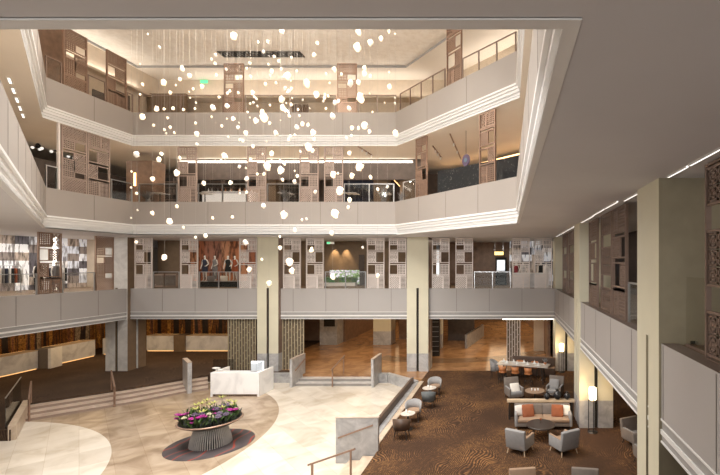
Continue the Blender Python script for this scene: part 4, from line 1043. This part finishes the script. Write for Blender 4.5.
# lower back gallery pieces
t = thing('exit_sign', 'green and white exit sign high at left of the tan wall', 'sign', ((330.5 - 507) * 30 / F, 30, 8.2))
MB().box(-.26, .26, -.03, .03, 0, .16).build('sign_box', 'white', t); MB().box(-.24, -.02, -.04, -.03, .02, .14).build('sign_face', 'green', t)
MB().box(-.01, .01, -.01, .01, .16, .30).build('hanger', 'steel', t)
t = thing('exit_sign', 'glowing yellow sign over the dark corridor at right', 'sign', ((499 - 507) * 31 / F, 31, 7.45)); MB().box(-.32, .32, -.03, .03, 0, .24).build('sign_face', 'yellow', t)
MB().box(-.3, -.28, -.01, .01, .24, 1.05).box(.28, .3, -.01, .01, .24, 1.05).build('hanger', 'steel', t)
t = thing('display_screen', 'bright advertising display in the dark corridor at right', 'display', ((501 - 507) * 32.5 / F, 32.4, Z2)); MB().box(-.42, .42, -.1, .1, 0, 2.1).build('housing', 'cloth_black', t)
MB().box(-.3, .3, -.12, -.1, 1.1, 1.9).build('screen', 'screenlit', t)
# window with planting
x0, x1 = (327 - 507) * 31.4 / F, (357 - 507) * 31.4 / F
struct('window_1', MB().box(x0, x1, 31.9, 31.95, Z2 + .1, 6.35), 'sky')
t = thing('planter_box', 'long low planter full of green shrubs behind the railing', 'planter', ((x0 + x1) / 2, 31.2, Z2)); hw = (x1 - x0) / 2
MB().box(-hw, hw, -.25, .25, 0, .25).build('trough', 'white', t); 
r = random.Random(9)
for i in range(9):
    x = (x0 + x1) / 2 - hw + .12 + i * (2 * hw - .24) / 8
    t = thing('green_shrub', 'leafy green shrub in the long planter by the window', 'shrub', (x, 31.2, Z2 + .25), 0, 'shrubs in the window planter')
    m = leafpatch(110, .15, 'leaf', .0, i, (.15, .55), .05); m.build('leaves', flat('shrub leaf %d' % i, (r.uniform(.10, .25), r.uniform(.28, .42), .08), .6, var=.4, scale=9), t)
    MB().cyl((0, 0, 0), (0, 0, .3), .02, n=6).build('stem', 'wood', t)
struct('door_1', MB().box((359 - 507) * 32 / F, (364.5 - 507) * 32 / F, 31.93, 31.99, Z2, 7.5), 'walldark')
# shop items right end
for i, (px, cl) in enumerate(((516, 'cloth_red'), (523, 'cloth_grey'), (541, 'cloth_black'), (546, 'white'))):
    o = mannequin(cl, True) if i < 2 else mannequin(cl, False); place(o, ((px - 507) * 30.3 / F, 30.3, Z2 + .02), 0, ['mannequin in wine red at right end of lower back gallery', 'mannequin in a grey dress at right end of lower back gallery', 'mannequin in a black suit behind the last pale screen', 'mannequin in white behind the last pale screen'][i], 'mannequins in the right shop')
t = thing('shop_counter', 'pale shop counter behind the last two pale screens', 'counter', (1.6, 29.2, Z2)); MB().box(-1.2, 1.2, -.3, .3, 0, .95).build('body', 'greymarble2', t); MB().box(-1.25, 1.25, -.33, .33, .95, 1.0).build('top', 'white', t)
# cafe pieces at left end of the lower back gallery (between first screens)
for i, px in enumerate((159, 171)):
    t = thing('sideboard', 'low grey cabinet behind the first railing bay, %s' % ('left' if i == 0 else 'right'), 'cabinet', ((px - 507) * 30 / F, 30.2, Z2)); MB().box(-.38, .38, -.25, .25, 0, .9).build('body', 'bronzemid', t); MB().box(-.36, .36, -.27, -.25, .1, .8).build('door', 'taupefab', t)

# ------------------------------------------------------------------ middle gallery (bar)
M['led3'] = emit('cove light', (1, .92, .80), 5)
struct('trim_15', MB().box(-21.6, -6.2, 28.05, 28.15, 13.46, 13.56), 'led3')
struct('wall_back', MB().box(-21.5, -5.6, 28.16, 28.34, 12.35, 13.7), 'walldark')
struct('trim_16', MB().prism([(-4.6, 30.0), (5.5, 20.1), (5.55, 20.15), (-4.55, 30.05)], 13.16, 13.22), 'warmled')
t = thing('bar_counter', 'bright lit bar counter with glassware on the middle gallery', 'counter', ((232 - 507) * 28 / F, 28, Z3)); MB().box(-1.7, 1.5, -.35, .35, 0, 1.05).build('body', 'greymarble2', t, .01); MB().box(-1.72, 1.52, -.37, .37, 1.05, 1.1).build('top', 'white', t)
MB().box(-1.68, 1.48, -.38, -.36, .25, .95).build('lit_front', emit('lit bar front', (.8, .78, .75), .8), t)
r = random.Random(4)
for i in range(16):
    o = MB().lathe([(.04, 0), (.04, .14), (.015, .2), (.015, .26)], 8).build('bottle', r.choice(['glassgrey', 'china', 'leather', 'steel'])); o.location = ((232 - 507) * 28 / F - 1.5 + .19 * i, 28 + r.uniform(-.15, .15), Z3 + 1.1); tag(o, 'bottle on the bright bar counter of the middle gallery', 'bottle', 'bottles on the bar counter')
for i, (xx, ww) in enumerate((((155 - 507) * 30 / F, 2.6), ((232 - 507) * 30 / F, 3.4), ((290 - 507) * 30 / F, 2.2))):
    t = thing('back_bar_shelf', 'dark back bar shelving on the middle gallery, %s of three' % ORD[i], 'shelving', (xx, 30.4, Z3)); MB().box(-ww / 2, ww / 2, -.15, .15, 0, 2.5).build('cabinet', 'bartex', t)
    for k in range(5): MB().box(-ww / 2, ww / 2, -.22, -.15, .5 + k * .42, .53 + k * .42).build('shelf', 'bronze', t)
t = thing('curtain', 'black pleated curtain on the middle back gallery', 'curtain', ((360 - 507) * 29 / F, 29, Z3)); mb = MB(); n = 48; vs = []
for i in range(n + 1): x = -1.4 + 2.8 * i / n; y = .06 * math.sin(i * 1.6); vs += [(x, y, 0), (x, y, 3.1)]
mb.add(vs, [(2 * i, 2 * i + 2, 2 * i + 3, 2 * i + 1) for i in range(n)], 0, True); mb.build('fabric', 'cloth_navy', t); MB().box(-1.45, 1.45, -.03, .03, 3.1, 3.15).build('curtain_rail', 'steel', t)
t = thing('stair_flight', 'lit diagonal stair edge behind the middle gallery, right of curtain', 'stair', ((387 - 507) * 29.8 / F, 29.8, Z3)); MB().bar((0, 0, 2.9), (1.9, 0, .9), .25, .2).box(1.75, 1.95, -.1, .1, 0, .9).build('stringer', 'walltan', t); MB().bar((.05, -.12, 2.72), (1.85, -.12, .82), .05, .03).build('edge_light', 'warmled', t)
for i, (px, w_) in enumerate(((272, .5), (392 - 10, .45), (409, .5))):
    t = thing('clad_pier', ['taupe pier behind the centre of the middle gallery', 'taupe pier beside the lit stair of the middle gallery', 'taupe pier right of the lit stair of the middle gallery'][i], 'pier', ((px - 507) * 28.9 / F, 28.95, Z3)); MB().box(-w_, w_, -w_, w_, 0, 3.28).build('shaft', 'walltan', t)
    MB().box(-w_ - .02, w_ + .02, -w_ - .02, w_ + .02, 0, .12).build('skirting', 'darkmetal', t)
t = thing('clad_pier', 'brown pier in the corner of the middle left gallery', 'pier', (-22.6, 26.8, Z3)); MB().box(-.8, .8, -.5, .5, 0, 2.75).build('shaft', 'wallbrown', t); MB().box(-.3, -.2, -.55, -.5, 1.2, 2.0).build('wall_light', 'warmled', t)
# three cluster pendants, middle left gallery
for i, (px, py, d) in enumerate(((38, 148, 24.5), (56.5, 152, 26.0), (73, 157, 27.5))):
    x = (px - 507) * d / F; z = EYE + (264 - py) * d / F
    t = thing('cluster_pendant', 'dark pendant with glass globes, middle left gallery, %s of three' % ORD[i], 'pendant lamp', (x, d, z), 0, 'cluster pendants of the middle left gallery')
    MB().cyl((0, 0, .1), (0, 0, Z3C - z), .025, n=8).build('stem', 'cloth_black', t); MB().lathe([(.10, .0), (.12, .15), (.03, .3)], 12).build('body', 'cloth_black', t)
    for k in range(3): a = 2 * PI * k / 3; MB().blob((.22 * math.cos(a), .22 * math.sin(a), -.02), .08, 10, 8).build('globe', emit('globe', (1, .95, .88), 1.1) if k == 0 and i == 0 else bpy.data.materials['globe'], t); MB().bar((0, 0, .08), (.22 * math.cos(a), .22 * math.sin(a), 0), .02).build('arm', 'darkmetal', t)
# tables/plants along the middle gallery rail
for i, px in enumerate((160, 205, 286, 352, 385)):
    t = thing('cafe_table', 'small square cafe table behind the middle gallery railing, %s' % ORD[i], 'table', ((px - 507) * 26.4 / F, 26.4, Z3), 0, 'cafe tables of the middle gallery')
    MB().box(-.35, .35, -.35, .35, .72, .76).build('table_top', 'white', t, .005); MB().cyl((0, 0, 0), (0, 0, .72), .03, n=8).build('pedestal', 'darkmetal', t); MB().box(-.22, .22, -.22, .22, 0, .02).build('base', 'darkmetal', t)
for i, (px, s) in enumerate(((286, .9), (384, .9), (402, .75), (149, .8))):
    t = thing('potted_plant', 'silvery potted plant behind the middle gallery railing, %s' % ORD[i], 'plant', ((px - 507) * 25.8 / F, 25.75, Z3)); MB().lathe([(.12, 0), (.18, .35), (.17, .36), (.02, .3)], 14).build('pot', 'greyfab', t); leafpatch(60, .12, 'leaf', .3, i + 30, (.4, .9), .04).build('leaves', 'greyfab', t); t.scale = (s, s, s)
# disc ornament over speckled wall
p = on_chamfer(447) + cn * 6
t = thing('wall_disc', 'round violet disc ornament above the speckled glass wall', 'ornament', (p.x, p.y, Z3 + 1.75), R(-45)); MB().cyl((0, -.02, 0), (0, .02, 0), .3, n=20).build('disc', 'lilac', t); MB().cyl((0, -.04, 0), (0, -.02, 0), .12, n=16).build('centre', 'cloth_blue', t)
MB().cyl((0, 0, .28), (0, 0, 1.52), .01, n=6).build('rod', 'darkmetal', t)
# track lights on the middle ceiling, right
for i, (px, py0, px1, py1) in enumerate(((450, 135, 461, 160), (433, 147, 441, 158), (304, 146, 314, 156), (358, 147, 372, 156))):
    h = Z3C - .08 - EYE; d0 = F * h / (264 - py0); d1 = F * h / (264 - py1); A = Vector(((px - 507) * d0 / F, d0, 0)); B = Vector(((px1 - 507) * d1 / F, d1, 0))
    t = thing('track_light', 'ceiling track light on the middle gallery, %s' % ['nearest, between the brown screens', 'shorter one right of the first brown screen', 'centre of back gallery', 'above the black curtain'][i], 'track light', (A.x, A.y, Z3C - .08), 0, 'track lights of the middle gallery')
    D = B - A; MB().bar((0, 0, .04), (D.x, D.y, .04), .05, .07).build('track', 'bronze', t)
    for k in (.3, .6, .95): q = D * k; MB().cyl((q.x, q.y, .03), (q.x, q.y - .05, -.14), .045, .05, 10).build('spot_head', 'white', t)

# ------------------------------------------------------------------ top gallery pieces
t = thing('ceiling_grille', 'long black ventilation grille in the top ceiling', 'grille', (-15.6, 27.2, Z4C + .10))
MB().box(-2.6, 2.6, -.35, .35, .0, .05).build('backing', 'void', t); mb = MB()
for k in range(24): x = -2.55 + k * .22; mb.bar((x, -.33, -.01), (x + .08, .33, -.01), .03)
mb.build('louvres', 'darkmetal', t)
struct('door_2', MB().box(-24.99, -24.93, 27.2, 28.3, Z4, 17.9), 'walldark')
t = thing('wall_display', 'small dark display on the top left gallery wall', 'display', (-24.92, 26.2, Z4 + 1.15), PI / 2); MB().box(-.45, .45, -.0, .05, 0, .6).build('screen', 'walldark', t); MB().box(-.48, .48, .03, .06, -.03, 0).build('frame', 'steel', t)
struct('window_2', MB().box(-21.6, -20.2, 30.62, 30.69, Z4 + .1, 17.3), emit('pale window', (.85, .9, 1), 1.6))
struct('wall_left', MB().box(-24.4, -24.3, 14, 23.6, Z4, Z4C), 'wallbrown')
struct('wall_back', MB().box(-24.9, -22.2, 29.6, 29.75, Z4, 18.6), 'walltan')
t = thing('exit_sign', 'small green exit sign on the top back gallery, left', 'sign', ((203 - 507) * 30.5 / F, 30.6, EYE + (264 - 83) * 30.6 / F)); MB().box(-.25, .25, -.03, .03, 0, .2).build('sign_face', 'green', t); MB().box(-.01, .01, -.01, .01, .2, .5).build('hanger', 'steel', t)
for i, px in enumerate((300, 320, 285)):
    t = thing('ribbed_panel', 'ribbed timber panel on the top back gallery wall, %s of three' % ['middle', 'rightmost', 'leftmost'][i], 'panel', ((px - 507) * 30.5 / F, 30.6, Z4)); mb = MB()
    for k in range(8): mb.box(-.6 + k * .15, -.52 + k * .15, -.06, 0, 0, 1.6 if i else 2.6)
    mb.build('ribs', 'wallbrown', t); MB().box(-.62, .56, 0, .05, 0, 1.6 if i else 2.6).build('backing', 'walltan', t)

struct('trim_17', MB().box(-25, -4.5, 29.8, 30.7, 18.38, 18.5), 'wallbeige')  # ledge added to hide the back upward fill light
struct('trim_18', MB().box(-25, -24.55, 14, 30.2, 18.35, 18.5), 'wallbeige')  # added ledge, conceals the left upward fill
struct('trim_19', MB().prism([(-4.9, 30.45), (6.7, 18.9), (7, 19.2), (-4.5, 30.7)], 18.35, 18.5), 'wallbeige')  # added ledge, conceals the right upward fill
for k in range(5):
    q = Vector((-22.45 + .95 * k, 19.85 - .95 * k))
    t = thing('lit_slot', 'short lit ceiling slot over the near left gallery, %s' % ['first from the corner', 'second from the corner', 'third from the corner', 'fourth from the corner', 'last'][k], 'slot light', (q.x, q.y, Z3C - .02), R(-45), 'lit slots over the near left gallery')
    MB().box(-.38, .38, -.07, .07, -.01, .018).build('frame', 'white', t); MB().box(-.34, .34, -.03, .03, -.016, -.01).build('slot', 'ledsoft', t)  # each slot glows as a lit strip in the ceiling
# ceiling slots of white light along the right gallery
for i, (y0, y1, x) in enumerate(((4.6, 5.9, 2.98), (6.05, 7.3, 3.12), (7.4, 8.3, 3.12), (9.95, 11.4, 3.12), (11.55, 13.0, 2.98), (13.2, 14.8, 2.98), (15.0, 17.4, 3.02), (19.4, 22.8, 3.02), (23.0, 26.4, 3.02))):
    t = thing('light_slot', 'white linear light in the ceiling over the right gallery, %s counted from the far end' % ['ninth', 'eighth', 'seventh', 'sixth', 'fifth', 'fourth', 'third', 'second', 'first'][i], 'ceiling light', (x, (y0 + y1) / 2, Z2C - .02), 0, 'linear lights over the right gallery')
    MB().box(-.016, .016, -(y1 - y0) / 2, (y1 - y0) / 2, -.008, .008).build('diffuser', 'ledsoft', t); MB().box(-.026, -.016, -(y1 - y0) / 2, (y1 - y0) / 2, -.01, .02).box(.016, .026, -(y1 - y0) / 2, (y1 - y0) / 2, -.01, .02).build('housing', 'trim', t)

# ------------------------------------------------------------------ hanging pebble pendants
raw = []
def z1(l, ox, oy):
    for x, y, s in l: raw.append((ox + x / 2.967, oy + y / 2.967, s / 2.967))
z1([(160,108,20),(303,92,14),(530,95,18),(527,142,24),(565,127,18),(597,115,14),(620,93,10),(398,162,12),(408,128,10),(7,203,14),(458,205,14),(320,226,20),(377,247,22),(405,282,18),(250,350,24),(225,358,16),(243,332,14),(302,294,18),(306,320,18),(535,291,26),(505,248,20),(548,203,14),(547,218,14),(530,245,14),(622,258,14),(502,322,14),(460,305,14),(548,373,20),(453,345,18),(640,395,18),(395,393,18),(285,396,16),(347,378,14),(363,367,12),(380,370,10),(50,398,14),(195,395,12),(382,437,22),(272,455,14),(158,352,12),(172,378,10),(215,275,12),(148,270,8),(140,315,14),(98,320,16),(65,257,12),(28,225,12),(170,230,10),(272,212,12),(300,205,8),(330,310,10),(350,325,8),(430,280,8),(425,300,8),(440,285,8),(470,300,10),(510,380,12),(530,380,10),(562,390,12),(565,225,10),(322,272,14),(312,262,10)], 180, 0)
z1([(133,167,18),(260,198,22),(299,208,22),(197,234,14),(273,158,14),(387,142,16),(393,150,12),(503,158,12),(533,197,24),(510,225,16),(566,229,12),(455,222,18),(475,270,22),(461,338,24),(308,340,22),(248,314,14),(340,243,12),(401,273,12),(76,403,12),(503,297,14),(499,318,10),(341,385,12),(362,355,8),(376,353,8),(450,395,14),(542,438,8),(176,198,10),(150,245,12),(70,247,12),(310,187,12),(296,405,8),(10,378,8),(97,350,8),(155,347,8),(587,265,10),(615,258,10)], 180, 100)
z1([(423,347,16),(465,323,14),(485,244,16),(540,202,14),(561,225,14),(474,140,8),(505,275,10),(505,378,9),(487,323,8),(497,350,7),(578,322,7),(642,222,8)], 0, 0)
z1([(405,162,16),(471,176,14),(524,216,18),(503,360,16),(452,335,12),(452,235,12),(405,277,8),(390,212,6),(389,260,6),(408,327,6),(389,350,6),(405,422,8),(544,377,8),(580,408,8),(488,467,16),(525,315,10)], 0, 100)
z1([(325,140,22),(332,165,18),(205,162,14),(264,203,14),(243,132,8),(453,183,16),(586,180,12),(297,98,12),(195,82,16),(390,103,14)], 180, 215)
r = random.Random(21)
n0 = len(raw)
for i in range(120):       # the fine sparkle between the big pebbles
    py = min(225, max(34, r.gauss(105, 42))); px = min(395, max(140, r.gauss(265, 62 if py < 140 else 45))); raw.append((px, py, r.uniform(1.6, 3.4)))
protos = []
for s in range(5):
    t = thing('pebble_pendant', 'x', 'pendant lamp'); MB().blob((0, 0, 0), .5, 6, 5, seed=s, j=.26, sz=1.12, sx=.86 + .1 * (s % 2), sy=.85).build('glass_pebble', 'pebble' if s < 4 else 'pebbledim', t); t['category'] = 'pendant lamp'
    protos.append(t)
used = set()
SPEC = {(434, 62): 'x'}
keep = []
for q in raw:
    if all((q[0] - o[0]) ** 2 + (q[1] - o[1]) ** 2 > 9 for o in keep): keep.append(q)
for i, (px, py, s) in enumerate(keep):
    d = max(11.5, min(21.5, 24.5 - 1.55 * s + r.uniform(-1.6, 1.6)))
    z = EYE + (264 - py) * d / F
    if z > 19.3: d *= 12.4 / (z - EYE)
    x = (px - 507) * d / F; z = EYE + (264 - py) * d / F
    # stay inside the void
    if x < -21.0: x = -21.0
    k = r.choice([0, 1, 2, 3]) if (r.random() > .22 or i < 20) else 4
    t = copy_tree(protos[k])
    dia = s * d / F * 1.02
    t.location = (x, d, z); t.rotation_euler = (0, 0, r.uniform(0, 6)); 
    for ch in t.children: 
        if ch.name.startswith('glass_pebble'): ch.scale = (dia, dia, dia)
    w = MB().cyl((0, 0, dia * .5), (0, 0, Z4C + .15 - z), 0.0016, n=4, smooth=False).build('wire', 'wire', t)
    size = 'large' if s > 6 else ('medium' if s > 3.8 else 'small')
    zone = 'near top ceiling' if py < 70 else ('before the top railing' if py < 112 else ('before the upper panels' if py < 147 else ('before the middle gallery' if py < 202 else ('before the lower panels' if py < 236 else 'before the lower gallery'))))
    side = 'left part' if px < 200 else ('centre' if px < 300 else 'right part')
    glow = 'dim' if k == 4 else 'glowing'
    t['label'] = '%s %s pebble pendant %s, %s of cluster' % (size, glow, zone, side); t['group'] = '%s %s pebble pendants %s %s' % (size, glow, zone, side)
for k in range(5):
    if k not in used:
        for ch in list(protos[k].children): bpy.data.objects.remove(ch)
        bpy.data.objects.remove(protos[k])

# ------------------------------------------------------------------ lights
def area(name, loc, sx, sy, power, col=(1, .9, .78), rot=(0, 0, 0), spread=None):
    L = bpy.data.lights.new(name, 'AREA'); L.shape = 'RECTANGLE'; L.size = sx; L.size_y = sy; L.energy = power; L.color = col
    if spread: L.spread = R(spread)
    o = bpy.data.objects.new(name, L); C.objects.link(o); o.location = loc; o.rotation_euler = rot; return o
area('top_fill', (-9.5, 13, 19.85), 12, 10, 3550, (1, .985, .96), (0, 0, 0), 115)  # unseen area light added above the void to brighten the court
area('facade_fill', (-9, 4.2, 19.0), 12, 2.5, 900, (1, .97, .92), (R(40), 0, 0), 90)  # unseen fill added high up, tilted to brighten the back facade
area('void_edge_fill', (-4.5, 3.5, 9.3), 8, .8, 900, (1, .99, .98), (R(78), 0, R(8)), 120)  # unseen fill added at the void edge for the back facade
for x, y, z, e in ((-9.5, 17, 12.2, 150), (-11, 16, 9.3, 100), (-13, 17, 17.4, 300), (-8.5, 15.5, 17.4, 300), (-15.5, 20, 17.6, 300), (-7.5, 19, 17.4, 300), (-11.5, 20.5, 17.6, 300), (-17, 17.5, 17.4, 300), (-12, 13.5, 17.4, 300)):
    L = bpy.data.lights.new('pendant_glow', 'POINT'); L.energy = e; L.color = (1, .93, .84); L.shadow_soft_size = .09
    o = bpy.data.objects.new('pendant_glow', L); C.objects.link(o); o.location = (x, y, z)
area('lower_back_light', (-10.5, 29.2, 8.42), 26, .3, 330, (1, .86, .68))
area('left_shop_light', (-27.2, 23.5, 8.42), .8, 12, 520, (1, .93, .84))
area('middle_back_light', (-13, 27.2, 13.66), 15, .06, 420, (1, .88, .74))
area('middle_left_light', (-24.6, 24.5, 13.64), .3, 8, 170, (1, .88, .74))
area('middle_right_light', (1.5, 22.6, 13.66), 3, .15, 220, (1, .88, .74), (0, 0, R(-45)))
area('top_back_fill', (-14, 30.1, 18.53), 17, .2, 170, (1, .95, .87), (R(180), 0, 0))  # upward fill added to brighten the top ceiling
area('top_left_fill', (-24.85, 22, 18.56), .12, 14, 170, (1, .93, .83), (0, R(180 + 25), 0))  # added upward fill, left side of the top ceiling
area('top_right_fill', (1.2, 24.6, 18.56), .12, 12, 160, (1, .93, .83), (0, R(180 - 25), R(45)))  # added upward fill, right side of the top ceiling
area('reception_light', (-23, 30.6, 3.24), 14, 1.5, 260, (1, .68, .36))
area('reception_side_light', (-28.5, 24, 3.24), 1.5, 14, 170, (1, .68, .36))
area('corridor_light', (-10.5, 32, 3.24), 5, 6, 170, (1, .74, .45))
area('corridor_light', (-10.5, 44, 3.24), 5, 14, 240, (1, .70, .40))
area('corridor_light', (-1.2, 33, 3.24), 5, 7, 260, (1, .78, .52))
area('corridor_light', (0, 45, 3.24), 4, 12, 260, (1, .76, .48))
area('lounge_light', (6, 16, 3.24), 2, 16, 45, (1, .75, .5))
area('right_gallery_light', (5, 14, 8.44), 1.5, 18, 60, (1, .86, .7))
for i, x in enumerate((-11.8 + 1.2, -8.6)):
    L = bpy.data.lights.new('wall_washer', 'SPOT'); L.energy = 330; L.spot_size = R(60); L.spot_blend = .7; L.color = (1, .72, .4); L.shadow_soft_size = .04
    o = bpy.data.objects.new('wall_washer', L); C.objects.link(o); o.location = ((334 if i == 0 else 345) and (((333.5, 345)[i] - 507) * 31.7 / F), 31.7, 8.3); o.rotation_euler = (R(8), 0, 0)
L = bpy.data.lights.new('desk_spot', 'SPOT'); L.energy = 1500; L.spot_size = R(17); L.spot_blend = .5; L.color = (1, .98, .95); L.shadow_soft_size = .1
o = bpy.data.objects.new('desk_spot', L); C.objects.link(o); o.location = (-12, 14, 15); o.rotation_euler = (Vector((-14.9, 23.9, .2)) - Vector((-12, 14, 15))).to_track_quat('-Z', 'Y').to_euler()
wd = bpy.data.worlds.new('World'); bpy.context.scene.world = wd; wd.use_nodes = True
bg = wd.node_tree.nodes['Background']; bg.inputs[0].default_value = (1, .975, .95, 1); bg.inputs[1].default_value = 1.8

# ------------------------------------------------------------------ camera
cam = bpy.data.cameras.new('camera'); co = bpy.data.objects.new('camera', cam); C.objects.link(co)
cam.sensor_width = 36; cam.lens = 36 * F / 720; cam.shift_x = -(507 - 360) / 720; cam.shift_y = (264 - 237.5) / 720
co.location = (0, 0, EYE); co.rotation_euler = (PI / 2, 0, 0); cam.clip_start = .05; cam.clip_end = 200
sc = bpy.context.scene; sc.camera = co
sc.view_settings.view_transform = 'Standard'
sc.view_settings.exposure = -0.36
sc.cycles.max_bounces = 8; sc.cycles.diffuse_bounces = 5; sc.cycles.transparent_max_bounces = 16; sc.cycles.sample_clamp_indirect = 6
sc.cycles.use_denoising = True
